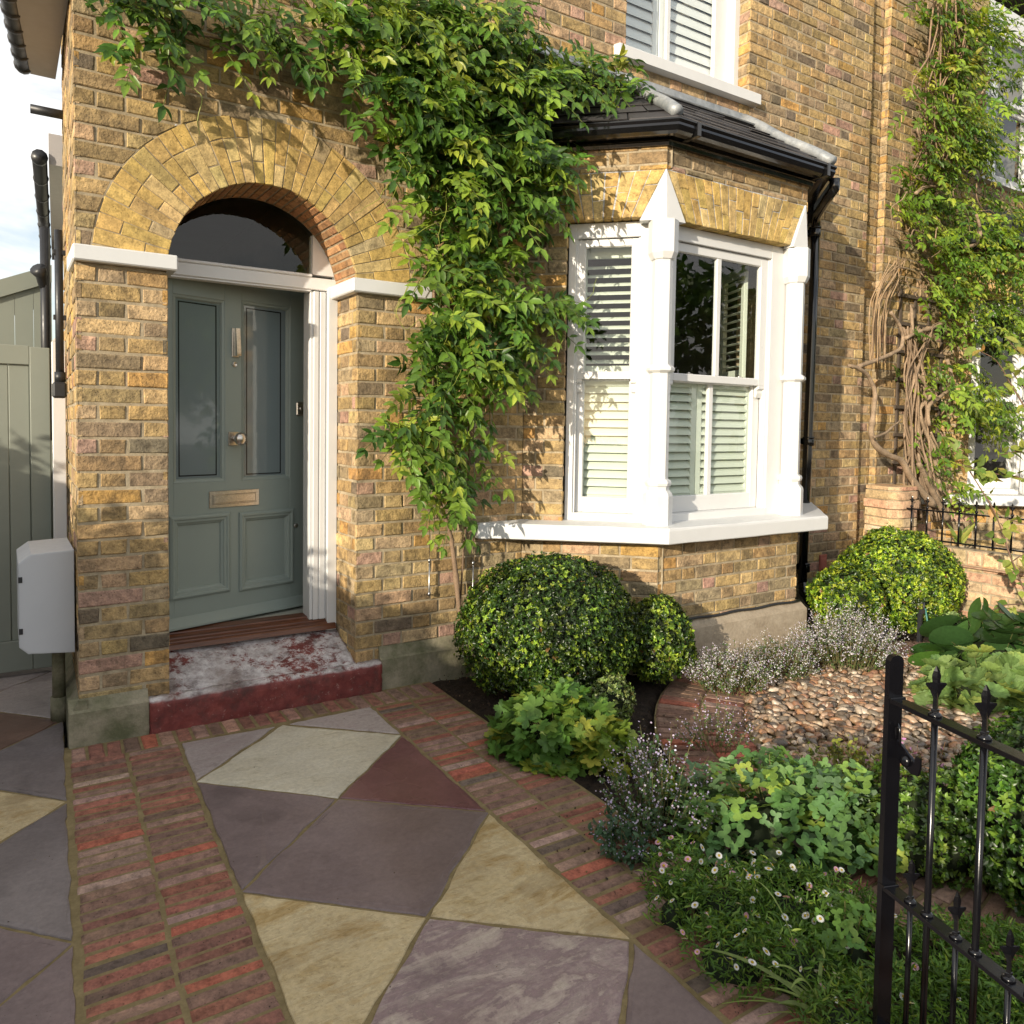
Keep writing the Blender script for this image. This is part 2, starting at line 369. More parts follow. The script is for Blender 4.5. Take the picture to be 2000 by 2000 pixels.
house=empty('terraced_house',(1.6,0,0),'yellow stock brick house with arched sage door and white bay window','house')
HP=house
FAC=frame((0,0,0),(1,0,0),(0,-1,0))                # front wall, a = X
CANT=frame((1.063,0,0),(1,-1,0),(-1,-1,0))         # left cant of the bay, a from the wall corner
FRO=frame((0,-.56,0),(1,0,0),(0,-1,0))             # front of the bay
REV=frame((0,0,0),(0,1,0),(-1,0,0))                # right porch reveal, a = Y
REVL=frame((-.927,0,0),(0,-1,0),(1,0,0))
SIDE=frame((-1.30,0,0),(-.03,-1,0),(-1,.03,0))
AC=(-.4635,2.112); RI,RO=.4635,.774
br=MB(); mo=MB()
def fac_iv(z):
    iv=[(-1.30,4.50)]
    def cut(iv,a,b):
        o=[]
        for p,q in iv:
            if b<=p or a>=q: o.append((p,q)); continue
            if p<a: o.append((p,a))
            if q>b: o.append((b,q))
        return o
    if z<2.112: iv=cut(iv,-.927,0.0)
    elif z<AC[1]+RO:
        d=math.sqrt(RO**2-(z-AC[1])**2); iv=cut(iv,AC[0]-d-.004,AC[0]+d+.004)
    if z<3.34: iv=cut(iv,1.063,3.48)
    if z>3.80: iv=cut(iv,1.813,2.991)
    return [(a,b) for a,b in iv if b-a>.03]
panel(br,mo,FAC,.13,5.6,fac_iv,1,phase=.03)
panel(br,mo,REV,.15,2.10,lambda z:[(.003,.30)],2,phase=.0)
panel(br,mo,REVL,.20,2.10,lambda z:[(-.30,-.003)],3)
panel(br,mo,SIDE,.18,5.6,lambda z:[(-1.38,-.003)],4)
# reveals of the upper window
panel(br,mo,frame((1.813,0,0),(0,-1,0),(1,0,0)),3.80,5.6,lambda z:[(-.10,-.003)],5)
panel(br,mo,frame((2.991,0,0),(0,1,0),(-1,0,0)),3.80,5.6,lambda z:[(.003,.10)],6)
# party recess and neighbour are separate; bay
panel(br,mo,CANT,.26,.80,lambda z:[(0.0,.8015)],7)
panel(br,mo,CANT,.80,2.622,lambda z:[(0.0,.24)],8)
panel(br,mo,frame((1.063+.24*.7071,-.24*.7071,0),(1,1,0),(1,-1,0)),.80,2.62,lambda z:[(.003,.07)],9)
panel(br,mo,FRO,.26,.80,lambda z:[(1.63,2.92)],10)
panel(br,mo,frame((2.92,-.56,0),(1,1,0),(1,-1,0)),.26,3.06,lambda z:[(0.0,.79)],11)
panel(br,mo,CANT,2.888,3.07,lambda z:[(0.0,.8015)],12)
panel(br,mo,FRO,2.888,3.07,lambda z:[(1.63,2.92)],13)
ow=br.build('wall',M['brick'],HP); om=mo.build('mortar_backing',M['mortar'],HP)
# plain core behind the brickwork, so that rooms are dark and the wall has a thickness
co=MB()
fbox(co,FAC,-1.28,-.96,0,5.6,-.28,-.03); fbox(co,FAC,.03,1.06,0,5.6,-.28,-.03); fbox(co,FAC,3.48,4.48,0,5.6,-.28,-.03); fbox(co,FAC,1.06,3.48,3.36,3.78,-.28,-.03)
fbox(co,FAC,1.03,1.79,3.78,5.6,-.28,-.03); fbox(co,FAC,3.015,3.5,3.78,5.6,-.28,-.03); fbox(co,FAC,-.96,.03,2.93,5.6,-.28,-.03)
fbox(co,CANT,-.03,.83,.0,.80,-.14,-.03); fbox(co,FRO,1.60,2.94,0,.80,-.14,-.03); fbox(co,FRO,2.86,2.9,.8,3.04,-.5,-.04)
fbox(co,CANT,-.03,.2,.8,3.05,-.14,-.03); fbox(co,CANT,-.03,.83,2.90,3.06,-.14,-.03); fbox(co,FRO,1.60,2.94,2.90,3.06,-.14,-.03)
co.build('wall_core',M['mortar'],HP)
# ---- door arch
ab=MB(); am=MB(); r=np.random.default_rng(21)
nv=33
for i in range(nv):
    t0=math.pi*i/nv; t1=math.pi*(i+1)/nv; g=.0027
    P=lambda R,t:(AC[0]+R*math.cos(t),AC[1]+R*math.sin(t))
    cuts=[RI,RI+.10,RO] if i%2 else [RI,RI+.207,RO]
    if r.random()<.2: cuts=[RI,RI+.10,RI+.207,RO]
    for ra,rb in zip(cuts[:-1],cuts[1:]):
        a0=t0+g/ra; a1=t1-g/ra; b0=t0+g/rb; b1=t1-g/rb; ri=ra+(.0024 if ra>RI else 0); ro=rb-.0024
        brick_quad(ab,FAC,[P(ri,a0),P(ro,b0),P(ro,b1),P(ri,a1)],r,pick(r,GAUGED),.02,.0012,.002)
    am.add(FAC(np.array([(*P(RI+.004,t0),-.003),(*P(RO+.006,t0),-.003),(*P(RO+.006,t1),-.003),(*P(RI+.004,t1),-.003)])),[(0,1,2,3)],(.3,.2,.1))
    # soffit bricks, long side along Y
    w=[.003,.105,.30] if i%2 else [.003,.205,.30]
    for y0,y1 in zip(w[:-1],w[1:]):
        c=pick(r,[((.42,.22,.10),3),((.36,.19,.09),3),((.45,.25,.12),2)])
        e=.005/RI; V=[]
        for R in (RI+.03,RI+.0025,RI):
            ins=.003 if R==RI else 0
            for tt,yy in ((t0+e+ins/RI,y0+.004+ins),(t1-e-ins/RI,y0+.004+ins),(t1-e-ins/RI,y1-.004-ins),(t0+e+ins/RI,y1-.004-ins)):
                x,z=P(R,tt); V.append((x,yy,z))
        Fc=[(8,9,10,11)]+[(4*k+q,4*k+(q+1)%4,4*k+4+(q+1)%4,4*k+4+q) for k in (0,1) for q in range(4)]
        ab.add(V,Fc,c)
    x0,z0=P(RI+.005,t0);x1,z1=P(RI+.005,t1)
    am.add([(x0,0.006,z0),(x1,.006,z1),(x1,.31,z1),(x0,.31,z0)],[(0,1,2,3)],(.2,.13,.08))
ab.build('door_arch',M['arch_brick'],HP); am.build('arch_joint',M['mortar'],HP)
# ---- flat arches of the bay
fb=MB(); r=np.random.default_rng(22)
def jack(fr,b0,b1,t0,t1,zb,zt,n):
    for i in range(n):
        f=lambda k:(b0+(b1-b0)*k/n, t0+(t1-t0)*k/n)
        (l0,l1),(h0,h1)=f(i),f(i+1)
        cs=[zb,zb+(.10 if i%3==0 else .19 if i%3==1 else .14)+r.uniform(-.01,.01),zt]
        for za,zc in zip(cs[:-1],cs[1:]):
            k0=(za-zb)/(zt-zb);k1=(zc-zb)/(zt-zb); g=.0032
            brick_quad(fb,fr,[(l0+(l1-l0)*k0+g,za+.002),(h0+(h1-h0)*k0-g,za+.002),(h0+(h1-h0)*k1-g,zc-.002),(l0+(l1-l0)*k1+g,zc-.002)],r,pick(r,GAUGED),.085,.0015,.003)
jack(CANT,.232,.66,.118,.795,2.622,2.885,8)
jack(FRO,1.772,2.745,1.638,2.888,2.612,2.885,17)
fb.build('flat_arch',M['arch_brick'],HP)
am2=MB(); fbox(am2,FAC,AC[0]-.3,AC[0]+.3,2.80,2.99,-.02,-.008); am2.build('arch_joint',M['mortar'],HP)
fm=MB(); fm.prism([(.12,2.63),(.80,2.63),(.80,2.89),(.02,2.89)],-.08,-.004,CANT); fm.prism([(1.635,2.62),(2.90,2.62),(2.90,2.89),(1.635,2.89)],-.08,-.004,FRO)
fm.build('arch_joint',M['arch_brick'],HP)
# ---- white spires (springers)
def spire(fr,b0,b1,t,zb,zt):
    m=MB(); c=(b0+b1)/2
    V=fr(np.array([(b0,zb,.0),(b1,zb,.0),(b1,zb,.035),(b0,zb,.035),(t,zt,.004),(t,zt,-.03),(b0,zb,-.05),(b1,zb,-.05)]))
    m.add(V,[(3,2,4),(0,3,4,5),(2,1,5,4),(6,7,2,3),(6,5,7),(6,3,0),(7,1,2)],(.8,.8,.8)); return m
spire(CANT,.0,.229,.115,2.618,2.885).build('springer_stone',M['stone_white'],HP)
def corner_spire(cx,sgn):
    m=MB(); zb,zt=2.60,2.888
    c=np.array([cx,-.56]); 
    n1=np.array([-.7071*sgn,-.7071]); n2=np.array([0,-1.]); nb=np.array([-.3827*sgn,-.9239])
    e1=np.array([-.7071*sgn,.7071]); e2=np.array([sgn,0.]); w=.142
    o=.022
    A=c+e1*w+n1*o; B=c+nb*(o/math.cos(R_(22.5))); D=c+e2*w+n2*o
    Ai=c+e1*w-n1*.05; Di=c+e2*w-n2*.05; Bi=c-nb*.05
    T=c+nb*.006
    V=[(*A,zb),(*B,zb),(*D,zb),(*Di,zb),(*Bi,zb),(*Ai,zb),(*T,zt),(*(c-nb*.04),zt)]
    m.add(V,[(0,1,6),(1,2,6),(2,3,7,6),(5,0,6,7),(0,5,4,1),(1,4,3,2)],(.8,.8,.8)); return m
corner_spire(1.63,1).build('springer_stone',M['stone_white'],HP); corner_spire(2.893,-1).build('springer_stone',M['stone_white'],HP)
# ---- pilasters (octagonal shafts at the bay corners)
def pilaster(cx,sgn):
    nb=np.array([-.3827*sgn,-.9239]); c=np.array([cx,-.56])-nb*.02
    a0=math.atan2(nb[1],nb[0])
    prof=[(.080,.862),(.080,1.03),(.076,1.045),(.060,1.065),(.060,1.085),(.068,1.09),(.072,1.105),(.068,1.12),(.060,1.125),(.053,1.13),(.053,1.735),(.062,1.74),(.075,1.75),(.075,1.765),(.066,1.775),(.053,1.785),(.053,2.375),(.062,2.38),(.078,2.415),(.078,2.598)]
    m=MB(); V=[]
    for ap,z in prof:
        R=ap/math.cos(math.pi/8)
        for k in range(8):
            t=a0+math.pi/8+k*math.pi/4; V.append((c[0]+R*math.cos(t),c[1]+R*math.sin(t),z))
    Fc=[(i*8+j,i*8+(j+1)%8,(i+1)*8+(j+1)%8,(i+1)*8+j) for i in range(len(prof)-1) for j in range(8)]
    m.add(V,Fc,(.8,.8,.8)); return m
pilaster(1.63,1).build('pilaster',M['white'],HP); pilaster(2.852,-1).build('pilaster',M['white'],HP)
# ---- bay sill
def off_corner(cx,sgn,d): return (cx-sgn*d*math.tan(R_(22.5)),-.56-d)
m=MB()
def sill_out(d): 
    A=(1.063-1.4142*d+ (0.02),.0); B=off_corner(1.63,1,d); Cc=(2.92+d*math.tan(R_(22.5))+.045,-.56-d); D=(3.80,-.06); E=(3.80,.0)
    return [A,B,Cc,D,E]
o=sill_out(.148); V=[];b=.010
def ringz(pts,z): return [(x,y,z) for x,y in pts]
inner=[(1.2,.05),(1.75,-.42),(2.8,-.42),(3.4,0.05),(3.5,.05)]
SILL=list(o); o[0]=(.745,-.004)
o1=[(o[0][0],-.055)]+o[1:]
def ins(p,k): cx,cy=2.3,-.1; return (p[0]+(cx-p[0])*k,p[1]+(cy-p[1])*k)
def subdiv(pts,n=10):
    out=[]
    for (a,b_),(c,d) in zip(pts[:-1],pts[1:]):
        for i in range(n): out.append((a+(c-a)*i/n,b_+(d-b_)*i/n))
    return out+[pts[-1]]
full=[(.735,.02),(.737,-.03)]+[(.80,-.045)]+o[1:]
full=subdiv(full,8); rr=np.random.default_rng(5)
for z,k in ((.768,.02),(.772,.004),(.776,0),(.846,0),(.856,.004),(.861,.012)):
    for i,p in enumerate(full):
        q=ins(p,k); V.append((q[0],q[1],z+rr.normal(0,.0012)+(-.004 if False else 0)))
n=len(full); Fc=[(i*n+j,i*n+j+1,(i+1)*n+j+1,(i+1)*n+j) for i in range(5) for j in range(n-1)]
ci=[(1.3,.1),(2.3,.1),(3.6,.1)]
base=len(V)
for p in full: q=ins(p,.62); V.append((q[0],min(q[1]+.1,.12),.872))
Fc+=[(5*n+j,5*n+j+1,base+j+1,base+j) for j in range(n-1)]
base2=len(V)
for p in full: q=ins(p,.5); V.append((q[0],min(q[1]+.1,.12),.766))
Fc+=[(j+1,j,base2+j,base2+j+1) for j in range(n-1)]
m.add(V,Fc,(.8,.8,.8)); m.build('bay_sill',M['stone_white'],HP)
# ---- stone plinth
m=MB()
def plinth(fr,a0,a1,zc,zt,d,z0=-.05):
    m.prism([(-.03,z0),(d,z0),(d,zc),(d-.012,zc+.008),(.002,zt),(-.03,zt)],a0,a1,lambda V:fr(np.stack([V[:,2],V[:,1],V[:,0]],1)),(.2,.2,.15))
plinth(FAC,-1.345,-1.022,.145,.195,.042); plinth(SIDE,-1.3,.03,.145,.195,.042); m.build('plinth',M['concrete'],HP); m=MB()
plinth(FAC,.132,1.09,.157,.222,.034); m.build('plinth',M['concrete'],HP); m=MB(); plinth(FAC,3.4,4.5,.16,.24,.034)
m.build('plinth',M['concrete'],HP); m=MB()
plinth(CANT,-.02,.85,.235,.278,.06); m.build('plinth',M['render'],HP); m=MB(); plinth(FRO,1.60,2.96,.235,.278,.06)
m.build('plinth',M['render'],HP)
m=MB(); m.tube([CANT(np.array([(s,.284+.003*math.sin(s*20),.02)]))[0] for s in np.linspace(.1,.8,12)]+[FRO(np.array([(x,.284+.004*math.sin(x*17),.02)]))[0] for x in np.linspace(1.66,2.93,18)],.0085,6)
m.build('cable',M['plastic'],HP)
# ---- imposts
m=MB(); 
def rbox(a0,a1,y0,y1,z0,z1,b=.006): m.box(a0,a1,y0,y1,z0,z1,b)
rbox(-1.312,-.889,-.042,.30,2.103,2.171); m.build('impost',M['stone_white'],HP)
m=MB(); rbox(-.042,.42,-.042,.31,2.101,2.172); m.build('impost',M['stone_white'],HP)
# ---- step
def rough_grid(prof,x0,x1,nx,seed,amp=.004):
    r=np.random.default_rng(seed); V=[];k=len(prof)
    for i in range(nx+1):
        x=x0+(x1-x0)*i/nx
        for y,z in prof: V.append((x+r.normal(0,amp*.3),y+r.normal(0,amp*.6),z+r.normal(0,amp*.45)+.003*math.sin(x*9+y*13)))
    Fc=[(i*k+j,(i+1)*k+j,(i+1)*k+j+1,i*k+j+1) for i in range(nx) for j in range(k-1)]
    Fc+=[tuple(range(k)),tuple(nx*k+j for j in range(k))[::-1]]
    return V,Fc
m=MB()
pr=[(-.052,-.02)]+[(-.052,z) for z in np.linspace(.0,.12,7)]+[(-.048,.137),(-.036,.147),(-.02,.152),(.0,.157)]
V,Fc=rough_grid(pr+[(.0,-.02)],-1.021,.131,64,3); m.add(V,Fc,(.3,.08,.06),True)
pr=[(-.01,.0),(-.01,.155)]+[(y,.155+.41*y) for y in np.linspace(.012,.34,14)]+[(.34,.0)]
V,Fc=rough_grid(pr,-.93,.004,60,4); m.add(V,Fc,(.3,.08,.06),True)
m.build('doorstep',M['step'],HP)
# ---- door frame, threshold, fanlight
m=MB()
th=[(.25,.285),(.255,.308),(.262,.313),(.275,.314),(.278,.319),(.30,.325),(.303,.331),(.345,.341),(.348,.347),(.42,.352),(.42,.25)]
m.prism([(y,z) for y,z in th],-.93,-.012,lambda V:np.stack([V[:,2],V[:,0],V[:,1]],1)); m.build('threshold',M['wood'],HP)
m=MB()
for (a0,a1,y0,y1) in ((-.145,-.128,.312,.42),(-.128,-.100,.300,.42),(-.100,-.092,.306,.42),(-.092,-.062,.298,.42),(-.062,-.054,.304,.42)): m.box(a0,a1,y0,y1,.335,2.14,.002)
m.box(-.054,-.001,.275,.36,.272,2.16,.002)
m.box(-1.0,-.905,.30,.42,.335,2.14,.003)
o1=m.build('door_frame',M['white'],HP)
m=MB()
m.box(-.93,-.001,.297,.41,2.146,2.212,.004); m.box(-.93,-.14,.290,.40,2.212,2.228,.004); m.box(-.93,-.14,.306,.36,2.136,2.146,.002)
# white infill between fanlight and arch on the right
pts=[(-.135,2.229)]+[(AC[0]+(RI+.003)*math.cos(t),AC[1]+(RI+.003)*math.sin(t)) for t in np.linspace(math.asin((2.229-AC[1])/RI),math.acos((-.135-AC[0])/RI),14)]
m.prism(pts,-.36,-.305,FAC)
m.build('transom',M['offwhite'],HP)
m=MB(); pts=[(AC[0]+.46*math.cos(t),AC[1]+.46*math.sin(t)) for t in np.linspace(.26,math.pi-.26,30)]
m.add(FAC(np.array([(a,b_,-.335) for a,b_ in pts])),[tuple(range(30))],(.1,.1,.1)); m.build('fanlight',M['fan_glass'],HP)
# ---- front door, ajar
dH=np.array([-.93,.36]); dE=np.array([-.075,.61]); dd=(dE-dH)/np.linalg.norm(dE-dH); dn=np.array([dd[1],-dd[0]])
DOOR=frame((dH[0],dH[1],0),(dd[0],dd[1],0),(dn[0],dn[1],0))
def ring_moulding(m,fr,a0,a1,b0,b1,steps,mat=None):
    """picture-frame moulding from successive (inset, height) steps"""
    V=[]; 
    for i,h in steps: V+=[(a0+i,b0+i,h),(a1-i,b0+i,h),(a1-i,b1-i,h),(a0+i,b1-i,h)]
    Fc=[(4*k+j,4*k+(j+1)%4,4*k+4+(j+1)%4,4*k+4+j) for k in range(len(steps)-1) for j in range(4)]
    m.add(fr(np.array(V)),Fc,(.3,.3,.3))
W,Z0,Z1=.89,.352,2.19
m=MB(); T=.044
P1=(.098,.385,1.105,2.068); P2=(.486,.795,1.105,2.082); Q1=(.085,.40,.515,.925); Q2=(.478,.808,.505,.918)
def slabd(a0,a1,b0,b1,c=0): fbox(m,DOOR,a0,a1,b0,b1,-T,c,.0015)
slabd(0,.098,Z0,Z1); slabd(.795,W,Z0,Z1); slabd(.385,.486,.93,Z1); slabd(.098,.795,Z0,.505,-.0005); slabd(.098,.385,2.068,Z1,-.0005); slabd(.486,.795,2.082,Z1,-.0005); slabd(.098,.795,.925,1.105,-.0004); slabd(.385,.486,.50,.93,-.0006)
slabd(.09,.40,.51,.93,-.012); slabd(.47,.80,.50,.93,-.012)
for q in (P1,P2): ring_moulding(m,DOOR,*q,[(0,0.0),(.004,-.003),(.014,-.006),(.020,-.014),(.022,-.02)])
for q in (Q1,Q2): ring_moulding(m,DOOR,*q,[(-.012,0.0005),(-.010,.008),(.0,.016),(.008,.015),(.013,.009),(.024,.008),(.03,.0),(.036,-.003),(.042,-.012)])
fb_=[(0,.0),(.045,.0),(.045,.012),(.0,.04)]
m.prism([(.357,.0),(.357,.040),(.366,.040),(.405,.008),(.412,.0)],.01,W-.006,lambda V:DOOR(np.stack([V[:,2],V[:,0],V[:,1]],1)))
door=m.build('front_door',M['sage'],HP)
for q in (P1,P2):
    m=MB(); fbox(m,DOOR,q[0]+.018,q[1]-.018,q[2]+.018,q[3]-.018,-.028,-.018); gp=m.build('glass_pane',M['etched'],door)
m=MB()
for (a0,a1,b0,b1) in ((.133,.347,1.137,2.038),(.522,.745,1.133,2.05)):
    t=.007
    for bx in ((a0,a1,b0,b0+t),(a0,a1,b1-t,b1),(a0,a0+t,b0,b1),(a1-t,a1,b0,b1)): fbox(m,DOOR,*bx,-.02,-.0172)
m.build('pane_border',M['etched_line'],door)
m=MB(); fbox(m,DOOR,.291,.590,.964,1.054,0,.006,.002); ring_moulding(m,DOOR,.291,.59,.964,1.054,[(.002,.006),(.018,.0062),(.021,.011),(.024,.011),(.027,.005)]); fbox(m,DOOR,.318,.566,.99,1.03,.004,.008,.003)
m.build('letterbox',M['nickel'],door)
m=MB(); fbox(m,DOOR,.424,.466,1.772,1.928,0,.007,.002)
m.prism([(.006,1.925),(.03,1.925),(.042,1.79),(.04,1.778),(.012,1.778),(.010,1.90)],.434,.458,lambda V:DOOR(np.stack([V[:,2],V[:,1],V[:,0]],1)))
m.build('knocker',M['nickel'],door)
m=MB(); fbox(m,DOOR,.403,.462,1.296,1.370,0,.008,.002); kc=DOOR(np.array([(.440,1.333,.008)]))[0]
m.lathe([(.0,0),(.017,0),(.015,.01),(.013,.022),(.016,.028),(.027,.036),(.034,.048),(.036,.058),(.033,.068),(.024,.076),(.010,.080),(0,.081)],kc,(dn[0],dn[1],0),20); m.build('door_knob',M['nickel'],door)
m=MB(); kc=DOOR(np.array([(.441,1.734,0)]))[0]; m.lathe([(0,0),(.014,0),(.014,.006),(.011,.008),(.009,.005),(0,.006)],kc,(dn[0],dn[1],0),16); m.build('spyhole',M['nickel'],door)
m=MB(); fbox(m,DOOR,.832,.884,1.466,1.545,0,.014,.006); kc=DOOR(np.array([(.861,1.505,.014)]))[0]; m.lathe([(0,0),(.013,0),(.013,.006),(.008,.008),(0,.006)],kc,(dn[0],dn[1],0),16)
m.build('rim_lock',M['nickel'],door)
m=MB(); kc=DOOR(np.array([(.836,.826,0)]))[0]; m.lathe([(0,0),(.013,0),(.013,.004),(.006,.005),(0,.003)],kc,(dn[0],dn[1],0),14); m.build('keyhole',M['nickel'],door)
# ---- sash windows
def sash(name,fr,F0,F1,Zb,Zt,S0,S1,Sz0,Sz1,g0,g1,gu0,gu1,gl0,gl1,mull=None,lower_shift=0.0,c0=-.07,horn=True):
    m=MB(); d=-.16
    fbox(m,fr,F0,S0,Zb,Zt,d,c0,.002); fbox(m,fr,S1,F1,Zb,Zt,d,c0,.002); fbox(m,fr,S0,S1,Sz1,Zt,d,c0-.0006,.002); fbox(m,fr,S0-.004,S1+.004,Zb,Sz0,d,c0+.004,.003)
    for a0,a1 in ((S0,S0+.012),(S1-.012,S1)): fbox(m,fr,a0,a1,Sz0,Sz1,d+.03,c0-.016,.001)
    fo=m.build(name,M['white'],HP)
    u=MB(); cu=c0-.022; th=.036; zm=gu0-.042
    def leafs(mb,g0,g1,zb,zt,o0,o1,ob,ot,c):
        fbox(mb,fr,o0,g0,ob,ot,c-th,c,.002); fbox(mb,fr,g1,o1,ob,ot,c-th,c,.002); fbox(mb,fr,g0,g1,zt,ot,c-th,c-.0005,.002); fbox(mb,fr,g0,g1,ob,zb,c-th,c-.0005,.002)
        ring_moulding(mb,fr,g0-.002,g1+.002,zb-.002,zt+.002,[(0,c-.001),(.006,c-.010),(.007,c-.02)])
        if mull: fbox(mb,fr,mull[0],mull[1],zb,zt,c-th+.004,c-.004,.004)
    leafs(u,g0,g1,gu0,gu1,S0+.012,S1-.012,zm,Sz1-.004,cu)
    if horn:
        for a0,a1 in ((S0+.013,g0-.006),(g1+.006,S1-.013)):
            pz=[(0,zm),(-th,zm),(-th,zm-.07),(-.024,zm-.078),(-.014,zm-.05),(-.018,zm-.03),(0,zm-.02)]
            u.prism(pz,a0,a1,lambda V:fr(np.stack([V[:,2],V[:,1],cu+V[:,0]],1)))
    uo=u.build('upper_sash',M['white'],fo)
    l=MB(); cl=cu-.042; sh=lower_shift
    leafs(l,g0+sh,g1+sh,gl0,gl1,S0+.010,S1-.010,Sz0+.001,gl1+.042,cl); lo=l.build('lower_sash',M['white'],fo)
    g=MB(); 
    g.add(fr(np.array([(g0,gu0,cu-.018),(g1,gu0,cu-.018),(g1,gu1,cu-.018),(g0,gu1,cu-.018)])),[(0,1,2,3)],(1,1,1)); g.build('pane',M['glass'],fo)
    g=MB(); g.add(fr(np.array([(g0+sh,gl0,cl-.018),(g1+sh,gl0,cl-.018),(g1+sh,gl1,cl-.018),(g0+sh,gl1,cl-.018)])),[(0,1,2,3)],(1,1,1)); g.build('pane',M['glass'],fo)
    return fo
def catch(fo,fr,a,z,c):
    m=MB(); fbox(m,fr,a-.028,a+.028,z,z+.006,c-.03,c,.002); m.lathe([(0,0),(.011,0),(.011,.012),(.005,.016),(0,.02)],fr(np.array([(a,z+.006,c-.014)]))[0],(0,0,1),10); fbox(m,fr,a-.004,a+.034,z+.008,z+.014,c-.02,c-.008,.002); m.build('sash_catch',M['nickel'],fo)
def shutter(fo,fr,a0,a1,z0,z1,c,tilt,pitch=.0515,w=.062,stile=.045,mat='shutter',rail=.06,midrail=None):
    m=MB()
    fbox(m,fr,a0,a0+stile,z0,z1,c-.028,c,.003); fbox(m,fr,a1-stile,a1,z0,z1,c-.028,c,.003)
    fbox(m,fr,a0+stile,a1-stile,z0,z0+rail,c-.027,c-.001,.003); fbox(m,fr,a0+stile,a1-stile,z1-rail,z1,c-.027,c-.001,.003)
    if midrail: fbox(m,fr,a0+stile,a1-stile,midrail-rail/2,midrail+rail/2,c-.027,c-.001,.003)
    z=z0+rail+pitch*.5
    while z<z1-rail-.01:
        if midrail and abs(z-midrail)<rail*.5+.02: z+=pitch; continue
        tl=tilt(z) if callable(tilt) else tilt
        ct,st=math.cos(tl),math.sin(tl); h=.0045
        prof=[(-w/2,0),(-w/4,h),(0,h*1.2),(w/4,h),(w/2,0),(w/4,-h),(0,-h*1.2),(-w/4,-h)]
        pz=[(c-.014+p*ct-q*st, z+p*st+q*ct) for p,q in prof]
        m.prism(pz,a0+stile+.001,a1-stile-.001,lambda V:fr(np.stack([V[:,2],V[:,1],V[:,0]],1)))
        z+=pitch
    return m.build('shutter',M[mat],fo)
wl=sash('sash_window',CANT,.246,.782,.862,2.618,.290,.662,.908,2.532,.341,.614,1.750,2.486,.996,1.703)
shutter(wl,CANT,.30,.66,1.735,2.50,-.20,R_(-28)); shutter(wl,CANT,.30,.66,.95,1.735,-.20,R_(-55))
catch(wl,CANT,.475,1.742,-.10)
wf=sash('sash_window',FRO,1.615,2.925,.862,2.612,1.768,2.668,.908,2.528,1.824,2.592,1.748,2.473,1.004,1.704,mull=(2.182,2.222))
shutter(wf,FRO,1.76,2.105,.96,1.735,-.165,R_(-54)); shutter(wf,FRO,2.108,2.62,.96,1.735,-.165,R_(-56))
catch(wf,FRO,1.97,1.742,-.10); catch(wf,FRO,2.43,1.742,-.10)
# open upper shutter folded back at the right
SHR=frame((2.60,-.33,0),(.45,1,0),(-1,.45,0))
shutter(wf,SHR,0,.34,1.76,2.50,0,R_(-5))
# upper window
UP=frame((0,.10,0),(1,0,0),(0,-1,0))
wu=sash('sash_window',UP,1.76,3.04,3.80,5.55,1.86,2.945,3.86,5.48,1.915,2.811,4.70,5.43,3.90,4.62,mull=(2.335,2.372),c0=0.0)
shutter(wu,UP,1.80,2.29,3.84,5.5,-.105,R_(-74),.075,.089,.05,'louvre_white'); shutter(wu,UP,2.30,2.90,3.84,5.5,-.105,R_(-74),.075,.089,.05,'louvre_white')
m=MB(); m.prism([(-.03,3.742),(.062,3.742),(.062,3.808),(.055,3.816),(-.10,3.845),(-.10,3.742)],1.715,3.052,lambda V:FAC(np.stack([V[:,2],V[:,1],V[:,0]],1))); m.build('window_sill',M['stone_white'],HP)
# ---- rooms behind the glass
def room(x0,x1,y0,y1,z0,z1,mat,name):
    m=MB(); V=[(x,y,z) for z in (z0,z1) for y in (y0,y1) for x in (x0,x1)]
    m.add(V,[(0,1,3,2),(4,6,7,5),(2,3,7,6),(0,2,6,4),(1,5,7,3)],(.1,.1,.1)); return m.build(name,M[mat],HP)
room(-1.02,.02,.42,4.0,.34,2.9,'hall','hall_interior'); room(1.07,3.46,.02,4.0,.1,3.05,'dark_room','room_interior'); room(1.2,3.6,.27,3.0,3.6,5.8,'dark_room','room_interior')
